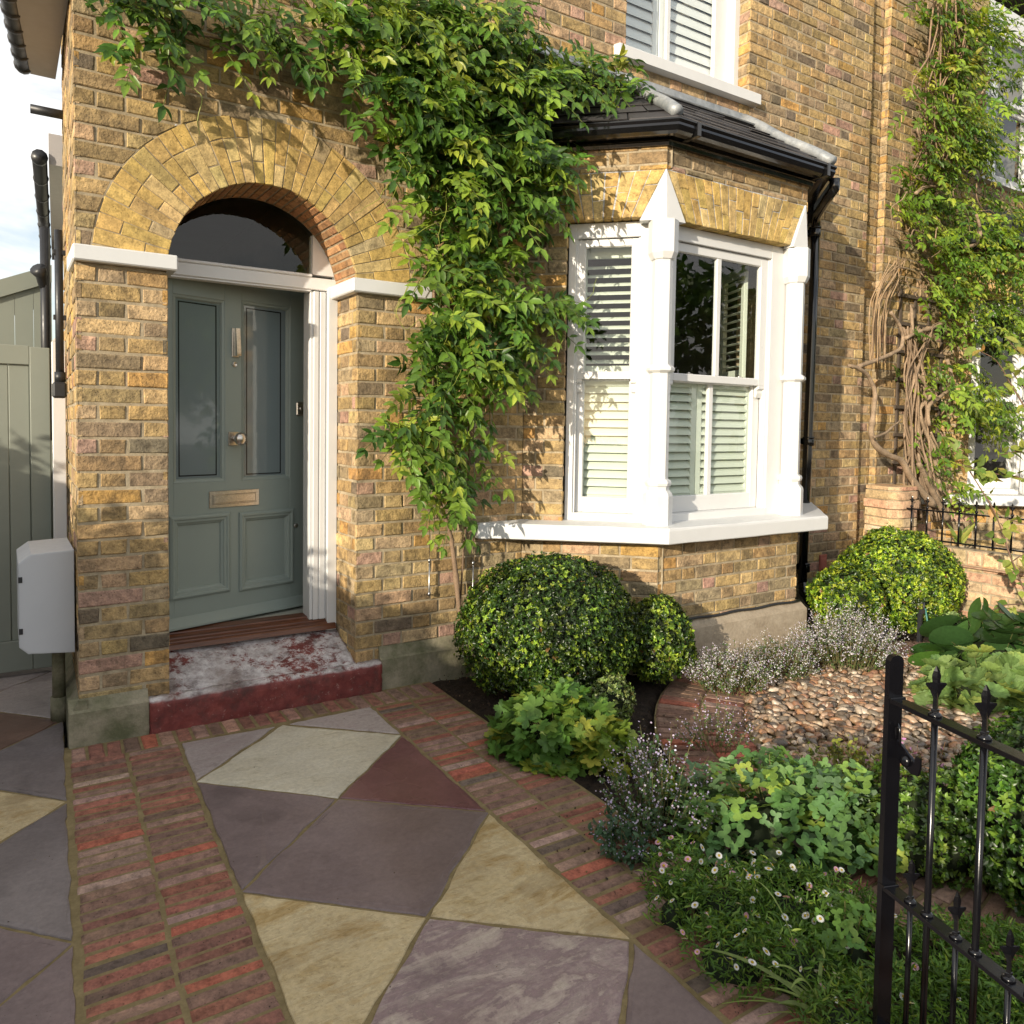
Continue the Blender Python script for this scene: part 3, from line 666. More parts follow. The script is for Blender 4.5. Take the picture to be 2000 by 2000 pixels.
# ---- bay roof
m=MB(); r=np.random.default_rng(31)
E0=np.array([.77,.02,3.105]);E1=np.array([1.572,-.70,3.105]);E2=np.array([2.985,-.70,3.105]);E3=np.array([3.6,-.02,3.105])
K0=np.array([1.80,-.01,3.60]);K1=np.array([2.93,-.01,3.60])
m.add([E0,E1,E2,E3,K0,K1,(1.1,0,3.6),(3.4,0,3.6)],[(0,1,4),(1,2,5,4),(2,3,5),(0,4,6),(5,3,7)],(.02,.02,.02))
def slates(A,B,Cq,D,rows,w):
    A,B,Cq,D=map(np.array,(A,B,Cq,D)); nrm=np.cross(B-A,D-A); nrm/=np.linalg.norm(nrm)
    if nrm[2]<0: nrm=-nrm
    for i in range(rows):
        t0=i/rows;t1=min(1,(i+1.25)/rows)
        L0=A+(D-A)*t0;R0=B+(Cq-B)*t0;L1=A+(D-A)*t1;R1=B+(Cq-B)*t1
        n=max(1,int(np.linalg.norm(R0-L0)/w)); o=.5*(i%2)/n
        ed=[0]+[min(1,max(0,(k+ .5*(i%2))/n)) for k in range(1 if i%2==0 else 0,n)]+[1]
        for a,b in zip(ed[:-1],ed[1:]):
            if b-a<.02: continue
            g=.004; a_=a+g;b_=b-g; j=r.uniform(-.004,.004)
            q=[L0+(R0-L0)*a_,L0+(R0-L0)*b_,L1+(R1-L1)*b_,L1+(R1-L1)*a_]
            lift=[.016+j,.016+r.uniform(-.003,.003),.006,.006]; jj=(D-A)/np.linalg.norm(D-A)*r.uniform(-.008,.008)
            V=[p+nrm*l+(jj if k<2 else 0) for k,(p,l) in enumerate(zip(q,lift))]+[p+nrm*(l-.007) for p,l in zip(q,lift)]
            s=r.uniform(.7,1.3); m.add(V,[(0,1,2,3),(4,5,1,0),(5,6,2,1),(7,4,0,3)],np.array([.035,.032,.033])*s)
slates(E1,E2,K1,K0,6,.22); slates(E0,E1,K0,K0+np.array([-.02,0,0]),6,.22)
roof=m.build('bay_roof',M['slate'],HP)
m=MB()
for a,b_ in ((E1,K0),(E2,K1)):
    a=a+np.array([0,0,.035]); b_=b_+np.array([0,0,.03]); pts=[a+(b_-a)*t+np.array([0,0,.006*math.sin(t*9)]) for t in np.linspace(0.02,1,10)]
    m.tube(pts,.036,10)
m.prism([(-.02,3.56),(.13,3.545),(.135,3.552),(.022,3.60),(.016,3.665),(-.02,3.67)],.95,2.965,lambda V:FAC(np.stack([V[:,2],V[:,1],V[:,0]],1)))
m.build('lead_flashing',M['lead'],roof)
# gutter, fascia
def sweep(prof,path,name,mat,par):
    """prof (outward, z); path 2D points, outward to the right-hand/street side"""
    P=np.array(path,float); n=len(P); V=[]
    for i in range(n):
        ts=[]
        if i>0: ts.append((P[i]-P[i-1])/np.linalg.norm(P[i]-P[i-1]))
        if i<n-1: ts.append((P[i+1]-P[i])/np.linalg.norm(P[i+1]-P[i]))
        ns=[np.array([t[1],-t[0]]) for t in ts]; nb=sum(ns); nb/=np.linalg.norm(nb); k=1/max(.3,nb@ns[0])
        V+=[(P[i][0]+nb[0]*o*k,P[i][1]+nb[1]*o*k,z) for o,z in prof]
    k=len(prof); m=MB(); Fc=[(i*k+j,(i+1)*k+j,(i+1)*k+(j+1)%k,i*k+(j+1)%k) for i in range(n-1) for j in range(k)]
    Fc+=[tuple(range(k))[::-1],tuple((n-1)*k+j for j in range(k))]
    m.add(V,Fc,(.01,.01,.01)); return m.build(name,mat,par)
path=[(1.063,.02),(1.63,-.56),(2.92,-.56),(3.50,.02)]
path[0]=(1.06,.003)
gprof=[(.045,3.055),(.045,3.105),(.05,3.105),(.055,3.062),(.13,3.062),(.14,3.082),(.135,3.098),(.148,3.112),(.158,3.112),(.158,3.104),(.148,3.09),(.150,3.076),(.138,3.05),(.115,3.040),(.075,3.040)]
gut=sweep(gprof,path,'gutter',M['black'],HP)
sweep([(.004,3.012),(.004,3.10),(.042,3.10),(.042,3.034),(.028,3.03),(.024,3.012)],path,'fascia',M['black'],HP)
for a in (1.70,2.88):
    m=MB(); m.box(a,a+.03,-.724,-.60,3.034,3.117,.004); m.build('gutter_union',M['black'],gut)
# downpipe
m=MB(); 
m.tube([(3.05,-.66,3.06),(3.05,-.66,3.0),(3.2,-.5,2.985),(3.62,-.14,3.03),(3.71,-.075,2.98),(3.715,-.072,2.9)],.033,14)
pts=[(3.715,-.07,2.99),(3.712,-.07,2.2),(3.70,-.07,1.2),(3.69,-.07,.22)]; m.tube(pts,.034,16)
for z in (2.93,1.33,.35): m.tube([(3.71,-.07,z-.03),(3.71,-.07,z-.02),(3.71,-.07,z+.02),(3.71,-.07,z+.03)],[.038,.042,.042,.038],16); m.tube([(3.71,-.07,z+.03),(3.71,-.07,z+.042)],.045,16); m.box(3.63,3.79,-.03,-.006,z-.02,z+.03,.004)
m.tube([(3.69,-.07,.24),(3.69,-.085,.17),(3.69,-.14,.11),(3.69,-.2,.085)],[.036,.037,.04,.042],16)
dp=m.build('downpipe',M['black'],HP)
m=MB(); V=[]
for z,(w,d) in ((3.0,(.04,.05)),(3.09,(.06,.08)),(3.28,(.10,.13)),(3.30,(.105,.135))): V+=[(3.71-w,-.012,z),(3.71+w,-.012,z),(3.71+w,-.012-d,z),(3.71-w,-.012-d,z)]
m.add(V,[(4*i+j,4*i+(j+1)%4,4*i+4+(j+1)%4,4*i+4+j) for i in range(3) for j in range(4)]+[(3,2,1,0)],(.01,.01,.01)); m.build('hopper',M['black'],dp)
m=MB(); fbox(m,FAC,3.995,4.085,.275,.42,0,.012,.003); m.add(FAC(np.array([(4.0,.30,.012),(4.08,.30,.012),(4.08,.40,.012),(4.0,.40,.012),(4.01,.31,.022),(4.07,.31,.03),(4.05,.38,.018),(4.01,.385,.014)])),[(4,5,6,7),(0,1,5,4),(1,2,6,5),(2,3,7,6),(3,0,4,7)],(.3,.1,.1)); m.build('air_vent',M['terracotta'],HP)
# ---- left side: eaves, pipes
ga=atY(47,138,1.34); gb_=atZ(17,-4,ga[2]); gc=ga+(gb_-ga)*2.2
m=MB(); m.prism([(-1.29,1.34),(ga[0]+.03,1.34),(gc[0]+.03,gc[1]),(-1.29,gc[1])],ga[2]-.01,ga[2]+.16,lambda V:V); so=m.build('eaves_soffit',M['soffit'],HP)
m=MB(); m.tube([ga+(gc-ga)*t+np.array([0,0,.02]) for t in np.linspace(0,1,9)],.042,12)
for t in np.linspace(.02,1,12): p=ga+(gc-ga)*t+np.array([0,0,.02]); m.tube([p-np.array([0,.012,0]),p+np.array([0,.012,0])],.048,12)
m.build('gutter',M['plastic'],HP)
ga=atY(90,500,5.0); gb_=atZ(77,308,ga[2]); m=MB(); m.tube([ga,gb_],.042,10)
for t in np.linspace(0,1,8): p=ga+(gb_-ga)*t; m.tube([p-np.array([0,.02,0]),p+np.array([0,.02,0])],.047,10)
m.build('gutter',M['plastic'],HP)
m=MB(); m.prism([(ga[0]+.05,ga[1]),(gb_[0]+.05,gb_[1]),(gb_[0]+.32,gb_[1]),(ga[0]+.32,ga[1])],ga[2]-.03,ga[2]+.16,lambda V:V); m.build('eaves_soffit',M['soffit'],HP)
m=MB(); m.tube([(-1.325,.63,2.36),(-1.325,.625,1.60)],.019,12); 
for zz in (2.25,1.93): m.box(-1.352,-1.295,.615,.64,zz-.012,zz+.012,.002)
m.tube([(-1.325,.625,1.66),(-1.325,.625,1.61)],.025,12); m.box(-1.36,-1.297,.59,.66,1.53,1.61,.01)
m.build('conduit',M['plastic'],HP)
m=MB(); m.tube([(-1.345,1.5,2.55),(-1.345,1.5,1.3)],.028,10); m.tube([(-1.385,1.46,2.30),(-1.36,1.5,2.27),(-1.35,1.5,2.2)],[.045,.036,.028],10); m.tube([(-1.22,1.22,3.13),(-1.42,1.22,3.13)],.026,8); m.build('waste_pipe',M['plastic'],HP)
# ================================================================= GROUND
def uv(u,v): return (u-.0477*v,-v-.0477*u*0-.048*u*0)      # path coordinates: u across, v away from the house
m=MB()
xs=np.linspace(-12,16,29); ys=np.linspace(-18,8,27)
m.add([(-40,-40,-.085),(40,-40,-.085),(40,40,-.085),(-40,40,-.085)],[(0,1,2,3)],(.04,.03,.02))
tag(m.build('ground',M['soil']),kind='structure')
# raised, lumpy soil of the beds
m=MB(); n=90; X=np.linspace(.36,4.56,n); Y=np.linspace(-3.6,-.0,70); r=np.random.default_rng(41)
GX,GY=np.meshgrid(X,Y); Zs=-.012+.010*np.sin(GX*7+GY*5)+r.normal(0,.006,GX.shape)-.03*np.clip((.47-GX)/.1,0,1)
Zs-= .05*(((GX-2.478)**2+(GY+2.365)**2)<1.9**2)
GX=GX-.0477*(-GY)*np.clip((.9-GX)/.5,0,1)
V=np.stack([GX,GY,Zs],-1).reshape(-1,3); Fc=[(j*n+i,j*n+i+1,(j+1)*n+i+1,(j+1)*n+i) for j in range(69) for i in range(n-1)]
m.add(V,Fc,(.04,.03,.02),True); tag(m.build('soil',M['soil']),kind='structure')
# mortar bed under the paving
m=MB(); q=[(-2.9,-1.4),(-1.36,-1.4),(-1.36,.02),(.425,.02),(.425,4.2),(-2.9,4.2)]
m.add([(*uv(u,v),-.005) for u,v in q],[(0,1,2,3,4,5)],(.25,.18,.07)); m.add([(*uv(u,v),-.06) for u,v in q],[(0,1,2,3,4,5)],(.25,.18,.07))
tag(m.build('paving_joints',M['sand_joint']),kind='structure')
# slabs
M['slab_plum']=mat_slab('slab_plum',[(.125,.090,.088),(.168,.124,.120),(.205,.156,.150)],0,0,.5)
M['slab_blue']=mat_slab('slab_blue',[(.121,.099,.097),(.165,.139,.136),(.204,.174,.168)],0,0,.5)
M['slab_wine']=mat_slab('slab_wine',[(.105,.042,.046),(.145,.062,.067),(.170,.080,.084)],0,0,.42)
M['slab_tan']=mat_slab('slab_tan',[(.30,.195,.075),(.42,.31,.145),(.52,.42,.245),(.35,.235,.09),(.48,.38,.21)],1,R_(-62),.6,.4,1.9)
M['slab_cream']=mat_slab('slab_cream',[(.390,.338,.240),(.494,.448,.345),(.546,.507,.416)],1,R_(-14),.6,.25)
M['slab_rose']=mat_slab('slab_rose',[(.183,.122,.128),(.427,.348,.299),(.244,.171,.171),(.488,.409,.336),(.220,.152,.152)],1,R_(-16),.6,.4,1.7)
M['slab_mauve']=mat_slab('slab_mauve',[(.237,.188,.181),(.362,.312,.294),(.300,.237,.231)],1,R_(20),.55,.25)
M['slab_brown']=mat_slab('slab_brown',[(.09,.05,.035),(.16,.095,.07),(.2,.13,.1)],0,0,.5)
slab_mb={}
def slab(kind,poly,seed,gap=.0055):
    r=np.random.default_rng(seed); P=np.array(poly,float); c=P.mean(0)
    a=P; n=len(P)
    area=.5*sum(P[i][0]*P[(i+1)%n][1]-P[(i+1)%n][0]*P[i][1] for i in range(n))
    if area<0: P=P[::-1]
    L=[]
    for i in range(n):
        d=P[(i+1)%n]-P[i]; d/=np.linalg.norm(d); nn=np.array([-d[1],d[0]]); L.append((P[i]+nn*gap,d))
    Q=[]
    for i in range(n):
        p,d=L[i-1]; q,e=L[i]; t=np.cross(q-p,e)/np.cross(d,e); Q.append(p+d*t)
    out=[]
    for i in range(n):
        A,B=Q[i],Q[(i+1)%n]; k=max(2,int(np.linalg.norm(B-A)/.035))
        for j in range(k): out.append(A+(B-A)*j/k)
    O=np.array(out); O=O+r.normal(0,.0014,O.shape)+.0022*np.sin(np.arange(len(O))*.9+seed)[:,None]; c=O.mean(0); k=len(O); V=[]
    for f,z,s in ((1,-.03,0),(1,-.004,.0),(.988,-.0006,.0012),(.93,.0006,.0012)):
        W=c+(O-c)*f
        V+=[(*uv(u,v),z+r.normal(0,.0006)) for u,v in W]
    Fc=[(i*k+j,i*k+(j+1)%k,(i+1)*k+(j+1)%k,(i+1)*k+j) for i in range(3) for j in range(k)]+[tuple(3*k+j for j in range(k))]
    slab_mb.setdefault(kind,MB()).add(V,Fc,(.2,.2,.2))
c_,u0,u1=-.462,-.913,-.004
slab('mauve',[(u0,.222),(c_-.02,.245),(u0,.64)],1); slab('mauve',[(c_+.02,.245),(u1,.235),(u1,.625)],2)
slab('cream',[(c_,.245),(u1,.635),(c_,1.05),(u0,.64)],3)
slab('plum',[(u0,.64),(c_,1.05),(u0,1.452)],4); slab('wine',[(u1,.635),(u1,1.43),(c_,1.05)],5)
slab('plum',[(c_,1.05),(u1,1.43),(c_,1.85),(u0,1.452)],6)
slab('tan',[(u0,1.452),(c_,1.85),(u0,2.26)],7); slab('tan',[(u1,1.43),(u1,2.23),(c_,1.85)],8)
slab('rose',[(c_,1.85),(u1,2.23),(c_,2.66),(u0,2.26)],9)
slab('plum',[(u1,2.23),(u1,3.04),(c_,2.66)],10); slab('plum',[(u0,2.26),(c_,2.66),(u0,3.06)],11); slab('cream',[(c_,2.66),(u1,3.04),(c_,3.45),(u0,3.06)],12)
e=-1.357; d=.445; w2=e-d; w3=e-2*d; w4=e-3*d
kinds=['cream','mauve','brown','tan','wine','plum','rose']
for k,v in enumerate((-1.22,-.33,.56,1.45,2.34,3.23)):
    kd=['mauve','brown','tan','plum','rose','cream'][k]; lo=['mauve','plum','blue','plum','wine','plum'][k]
    slab(kd,[(e,v),(w2,v-d),(w3,v),(w2,v+d)],20+k)
    if k<5: slab({0:'mauve',1:'blue',2:'blue',3:'plum',4:'plum'}[k],[(e,v),(e,v+2*d),(w2,v+d)],30+k)
    if k<5: slab(['cream','plum','rose','cream','tan'][k],[(w2,v+d),(w3,v),(w4,v+d),(w3,v+2*d)],40+k)
for kd,mb in slab_mb.items(): tag(mb.build('paving_slabs',M['slab_'+kd]),kind='structure')
# brick edgings
def paver(mb,fr,q,r,col,h=.0): brick_quad(mb,fr,q,r,col,.03,.0018,.007,out=h)
pm=MB(); r=np.random.default_rng(51)
GR=lambda V:(lambda V:np.stack([V[:,0]-.0477*V[:,1],-V[:,1],V[:,2]],1))(np.asarray(V,float).reshape(-1,3))
def strip(ua,ub,uc,v0,v1,v00=None):
    for a,b in ((ua,ub),(ub,uc)):
        v=v0
        while v<v1:
            h=r.uniform(.037,.0435); g=r.uniform(.0085,.0115)
            s=r.uniform(-.0035,.0035)
            paver(pm,GR,[(a+.006+s,v),(b-.006+s,v+r.uniform(-.002,.002)),(b-.006+s,v+h),(a+.006+s,v+h+r.uniform(-.002,.002))],r,pick(r,RED)*np.array([1,1,1])); v+=h+g
strip(-1.345,-1.128,-.918,.212,4.0); strip(.002,.208,.418,.262,4.0)
u=-1.338
while u<.40:
    w=r.uniform(.056,.062); paver(pm,GR,[(u,.055+.0*u),(u+w,.055),(u+w,.203+.03*(u>-.1)),(u,.203+.03*(u>-.1))],r,pick(r,RED[:5]+[((.36,.2,.15),2)])); u+=w+r.uniform(.010,.014)
tag(pm.build('brick_edging',M['paver']),kind='structure')
# ring path round the gravel
GC=np.array([2.478,-2.365]); GRD=1.436
rm=MB(); r=np.random.default_rng(52)
for r0,r1 in ((GRD+.012,GRD+.215),(GRD+.226,GRD+.43)):
    t=R_(-10)
    while t<R_(200):
        w=r.uniform(.055,.062); a0=t;a1=t+w/((r0+r1)/2); g=.005
        P=lambda R,tt:(GC[0]+R*math.cos(tt),GC[1]+R*math.sin(tt))
        paver(rm,lambda V:np.stack([V[:,0],V[:,1],V[:,2]-.006],1),[P(r0,a0+g/r0),P(r1,a0+g/r1),P(r1,a1-g/r1),P(r0,a1-g/r0)],r,pick(r,RED)); t=a1+.002
tag(rm.build('brick_ring_path',M['paver']),kind='structure')
m=MB(); k=64; V=[(GC[0]+R*math.cos(2*math.pi*i/k),GC[1]+R*math.sin(2*math.pi*i/k),-.016) for R in (GRD+.44,) for i in range(k)]; m.add(V,[tuple(range(k))],(.1,.08,.05)); tag(m.build('ring_path_joints',M['sand_joint']),kind='structure')
# pebbles
def ico():
    t=(1+5**.5)/2; V=np.array([(-1,t,0),(1,t,0),(-1,-t,0),(1,-t,0),(0,-1,t),(0,1,t),(0,-1,-t),(0,1,-t),(t,0,-1),(t,0,1),(-t,0,-1),(-t,0,1)],float); V/=np.linalg.norm(V[0])
    Fc=[(0,11,5),(0,5,1),(0,1,7),(0,7,10),(0,10,11),(1,5,9),(5,11,4),(11,10,2),(10,7,6),(7,1,8),(3,9,4),(3,4,2),(3,2,6),(3,6,8),(3,8,9),(4,9,5),(2,4,11),(6,2,10),(8,6,7),(9,8,1)]
    V=[tuple(v) for v in V]; mid={}
    def g(a,b):
        k=(min(a,b),max(a,b))
        if k not in mid: p=np.array(V[a])+np.array(V[b]); p/=np.linalg.norm(p); mid[k]=len(V); V.append(tuple(p))
        return mid[k]
    out=[]
    for a,b,c in Fc: x,y,z=g(a,b),g(b,c),g(c,a); out+=[(a,x,z),(b,y,x),(c,z,y),(x,y,z)]
    return np.array(V),out
IV,IF=ico()
def rand_rot(n,rg):
    q=rg.normal(size=(n,4)); q/=np.linalg.norm(q,axis=1)[:,None]; w,x,y,z=q.T
    return np.stack([np.stack([1-2*(y*y+z*z),2*(x*y-z*w),2*(x*z+y*w)],-1),np.stack([2*(x*y+z*w),1-2*(x*x+z*z),2*(y*z-x*w)],-1),np.stack([2*(x*z-y*w),2*(y*z+x*w),1-2*(x*x+y*y)],-1)],1)
def zrot(n,rg,tilt=.25):
    a=rg.uniform(0,2*math.pi,n); R=np.zeros((n,3,3)); R[:,0,0]=np.cos(a);R[:,0,1]=-np.sin(a);R[:,1,0]=np.sin(a);R[:,1,1]=np.cos(a);R[:,2,2]=1
    b=rg.normal(0,tilt,(n,2)); T=np.zeros((n,3,3)); T[:]=np.eye(3); T[:,0,2]=b[:,0];T[:,2,0]=-b[:,0];T[:,1,2]=b[:,1];T[:,2,1]=-b[:,1]
    return np.einsum('nij,njk->nik',T,R)
rg=np.random.default_rng(61); n=5200
a=rg.uniform(0,2*math.pi,n*2); rad=GRD*np.sqrt(rg.uniform(0,1,n*2))-.005; P=np.stack([GC[0]+rad*np.cos(a),GC[1]+rad*np.sin(a)],1); P=P[(P[:,1]>-2.75)&(P[:,0]>.9)][:n]; n=len(P)
S=np.stack([rg.uniform(.014,.038,n),rg.uniform(.011,.025,n),rg.uniform(.008,.015,n)],1)*rg.uniform(.75,1.25,n)[:,None]
Z=-.012+rg.uniform(0,.022,n)
pal=np.array([(.26,.18,.12),(.30,.17,.10),(.16,.13,.105),(.34,.25,.18),(.10,.085,.075),(.38,.31,.24),(.22,.125,.085),(.20,.17,.14),(.46,.40,.34),(.13,.095,.07),(.29,.21,.16)])*np.array([1.12,1.04,.92])
Cc=pal[rg.integers(0,len(pal),n)]*rg.uniform(.75,1.2,n)[:,None]
B=(1+rg.normal(0,.10,(n,len(IV),1)))
m=MB(); m.inst(IV[None]*B,IF,np.c_[P,Z],zrot(n,rg),S,Cc); tag(m.build('gravel',M['pebble']),kind='stuff')
# ================================================================= LEFT ALLEY
g=empty('meter_box',(-1.41,.3,.36),'pale grey plastic meter box with chamfered corners on the side wall','meter box')
m=MB(); pf=[(-1.302,.335),(-1.302,.845),(-1.465,.838),(-1.520,.802),(-1.520,.425),(-1.480,.372),(-1.302,.355)]
pf=[(-1.303,.36),(-1.303,.83),(-1.472,.822),(-1.521,.785),(-1.521,.412),(-1.487,.378)]
m.prism(pf,.17,.62,lambda V:np.stack([V[:,0],V[:,2],V[:,1]],1))
ring=[(x+ (.004 if x<-1.4 else -.002),z+(.004 if z<.6 else -.004)) for x,z in pf]
m.prism(ring,.166,.17,lambda V:np.stack([V[:,0],V[:,2],V[:,1]],1)); m.build('cabinet',M['meter'],g)
for z in (.47,.70):
    m=MB(); m.box(-1.5215,-1.506,.163,.168,z,z+.026,.001); m.box(-1.5215,-1.510,.1625,.169,z+.004,z+.022,.0); m.build('hinge',M['plastic'],g)
m=MB(); m.tube([(-1.36,.35,.38),(-1.36,.35,.1)],.028,12); m.tube([(-1.36,.35,.11),(-1.36,.35,-.01)],.036,12); m.build('supply_duct',M['concrete'],g)
g=empty('side_gate',(-1.9,1.2,0),'sage green boarded side gate with moulded top rail','gate')
m=MB(); 
def gb(x0,x1,z0,z1,y0=1.17,y1=1.20,b=.003): m.box(x0,x1,y0,y1,z0,z1,b)
gb(-1.440,-1.344,.03,1.82,1.15,1.20); gb(-2.5,-1.442,1.722,1.826,1.152,1.20); gb(-2.5,-1.442,.03,.2,1.152,1.2)
x=-1.442
while x>-2.5: gb(x-.098,x-.0015,.2,1.7215,1.168,1.19); x-=.0995
m.build('gate_boards',M['gate_sage'],g)
g2=MB(); g2.box(-1.341,-1.278,.98,1.05,.0,1.845,.003); V=[(-1.339,1.029,1.845),(-1.277,1.029,1.845),(-1.277,1.101,1.845),(-1.339,1.101,1.845),(-1.308,1.065,1.885)]; 
V=[(-1.341,.98,1.844),(-1.278,.98,1.844),(-1.278,1.05,1.844),(-1.341,1.05,1.844),(-1.309,.98,1.882),(-1.309,1.05,1.882)]
g2.add(V,[(0,1,4),(1,2,5,4),(2,3,5),(3,0,4,5)],(.7,.7,.7)); tag(g2.build('gate_post',M['post_white']),'white square timber gate post with pointed top by side gate','post')
g=empty('lean_to',(-1.9,1.8,0),'sage boarded lean-to end with sloping top behind the side gate','shed')
m=MB(); x=-1.30; yy=1.75
while x>-2.6:
    zt=lambda xx:2.30+(xx+1.29)*.44
    m.prism([(x-.0985,0),(x-.001,0),(x-.001,zt(x)),(x-.0985,zt(x-.0985))],yy,yy+.02,lambda V:np.stack([V[:,0],V[:,2],V[:,1]],1)); x-=.0995
m.build('boards',M['gate_sage'],g)
m=MB(); m.prism([(-2.6,zt(-2.6)-.02),(-1.30,zt(-1.30)-.02),(-1.30,zt(-1.30)+.085),(-2.6,zt(-2.6)+.085)],yy-.022,yy+1.2,lambda V:np.stack([V[:,0],V[:,2],V[:,1]],1)); m.build('verge_board',M['gate_sage'],g)
# ================================================================= NEIGHBOUR
nb=empty('neighbouring_house',(6,0,0),'stock brick neighbour with white windows behind the climbing stems','house')
br=MB(); mo=MB()
NF=frame((0,0,0),(1,0,0),(0,-1,0)); DX=4.70
RC=frame((0,.055,0),(1,0,0),(0,-1,0))
panel(br,mo,RC,.1,5.9,lambda z:[(4.48,4.735)],71)
panel(br,mo,frame((4.735,0,0),(0,1,0),(-1,0,0)),.1,5.9,lambda z:[(-.003,.055)],72)
def nf(z):
    iv=[(4.735,9.5)]
    if z<3.3: iv=[(4.735,1.063+DX),(DX+3.48,9.5)]
    if z>3.87: iv=[(4.735,6.35),(7.7,9.5)]
    return iv
panel(br,mo,NF,.1,5.9,nf,73,phase=.07)
panel(br,mo,frame((4.50,0,0),(0,-1,0),(1,0,0)),.1,5.6,lambda z:[(-.055,-.003)],74)
NC=frame((1.063+DX,0,0),(1,-1,0),(-1,-1,0)); NFr=frame((DX,-.56,0),(1,0,0),(0,-1,0))
panel(br,mo,NC,0,.80,lambda z:[(0,.80)],75); panel(br,mo,NC,.8,2.62,lambda z:[(0,.24)],76); panel(br,mo,NC,2.62,3.07,lambda z:[(0,.80)],77,GAUGED); panel(br,mo,NFr,0,.8,lambda z:[(1.63,2.92)],78); panel(br,mo,NFr,2.62,3.07,lambda z:[(1.63,2.92)],79,GAUGED)
br.build('wall',M['brick'],nb); mo.build('mortar_backing',M['mortar'],nb)
m=MB(); m.box(4.76,DX+1.06,.03,.3,0,5.9); m.box(DX+1.06,6.32,.03,.3,3.4,5.9); m.box(6.3,9,.03,.3,3.4,3.84)
fbox(m,NC,-.03,.2,0,3.05,-.14,-.03); m.build('wall_core',M['mortar'],nb)
HPo=HP; HP=nb
def nroom(x0,x1,y0,y1,z0,z1):
    m=MB(); V=[(x,y,z) for z in (z0,z1) for y in (y0,y1) for x in (x0,x1)]; m.add(V,[(0,1,3,2),(4,6,7,5),(2,3,7,6),(0,2,6,4),(1,5,7,3)],(.1,.1,.1)); m.build('room_interior',M['dark_room'],nb)
nroom(DX+1.07,DX+3.46,.32,4,.1,3.05); nroom(6.2,8.5,.32,4,3.6,6.2)
sash('sash_window',NC,.246,.69,.862,2.618,.290,.662,.908,2.532,.341,.614,1.750,2.486,.996,1.703)
sash('sash_window',NFr,1.70,2.80,.862,2.612,1.768,2.668,.908,2.528,1.824,2.592,1.748,2.473,1.004,1.704,mull=(2.182,2.222))
sash('sash_window',frame((0,.08,0),(1,0,0),(0,-1,0)),6.30,7.75,3.87,5.60,6.40,7.6,3.95,5.40,6.47,7.52,4.75,5.32,3.99,4.66,mull=(6.62,6.65),c0=0.0)
m=MB(); m.prism([(-.03,3.80),(.062,3.80),(.062,3.87),(-.10,3.9),(-.1,3.80)],6.2,7.9,lambda V:NF(np.stack([V[:,2],V[:,1],V[:,0]],1))); m.build('window_sill',M['stone_white'],nb)
# net curtains
m=MB(); r=np.random.default_rng(81)
def curtain(fr,a0,a1,z0,z1,c):
    k=46; A=np.linspace(a0,a1,k); V=[]
    for i,a in enumerate(A): w=.018*math.sin(i*1.35)+.008*math.sin(i*3.1); V+=[(a,z0,c+w),(a,z1,c+w*.6)]
    m.add(fr(np.array(V)),[(2*i,2*i+2,2*i+3,2*i+1) for i in range(k-1)],(.7,.7,.68),True)
M['net']=mat_paint('net_curtain',(.62,.62,.60),.9)
curtain(frame((0,.08,0),(1,0,0),(0,-1,0)),6.78,7.2,3.95,5.4,-.22); m.build('curtain',M['net'],nb)
m=MB(); curtain(NFr,1.9,2.5,1.0,2.5,-.24); m.build('curtain',M['net'],nb)
def shifted(m,dx): 
    m.V=[v+np.array([dx,0,0]) for v in m.V]; return m
shifted(pilaster(1.63,1),DX).build('pilaster',M['white'],nb); shifted(corner_spire(1.63,1),DX).build('springer_stone',M['stone_white'],nb)
m=MB(); V=[]; ff=[(DX+.735,.02),(DX+.737,-.03),(DX+.80,-.045)]+[(p[0]+DX,p[1]) for p in SILL[1:]]
fz=[(z,k) for z,k in ((.768,.02),(.776,0),(.846,0),(.861,.012))]
for z,k in fz: V+=[(p[0]+(7.0-p[0])*k,p[1]+(-.1-p[1])*k,z) for p in ff]
k=len(ff); Fc=[(i*k+j,i*k+j+1,(i+1)*k+j+1,(i+1)*k+j) for i in range(3) for j in range(k-1)]+[tuple(3*k+j for j in range(k)),tuple(range(k))[::-1]]
m.add(V,Fc,(.8,.8,.8)); m.build('bay_sill',M['stone_white'],nb)
m=MB(); sh=np.array([DX,0,0]); m.add([E0+sh,E1+sh,E2+sh,E3+sh,K0+sh,K1+sh],[(0,1,4),(1,2,5,4),(2,3,5)],(.03,.03,.03)); m.build('bay_roof',M['slate'],nb)
sweep(gprof,[(x+DX,y) for x,y in path],'gutter',M['black'],nb)
M['tile']=mat_noise('clay_tile_edge',(.26,.15,.09),(.45,.3,.2),20,.9,.4)
# ---- dividing wall with iron railing
bw=empty('garden_wall',(4.7,-1.2,0),'low buff brick wall with rounded pier dividing the front gardens','wall')
br=MB(); mo=MB(); WF=frame((4.62,0,0),(0,-1,0),(-1,0,0))
panel(br,mo,WF,-.02,.40,lambda z:[(.30,3.2)],91,BUFF)
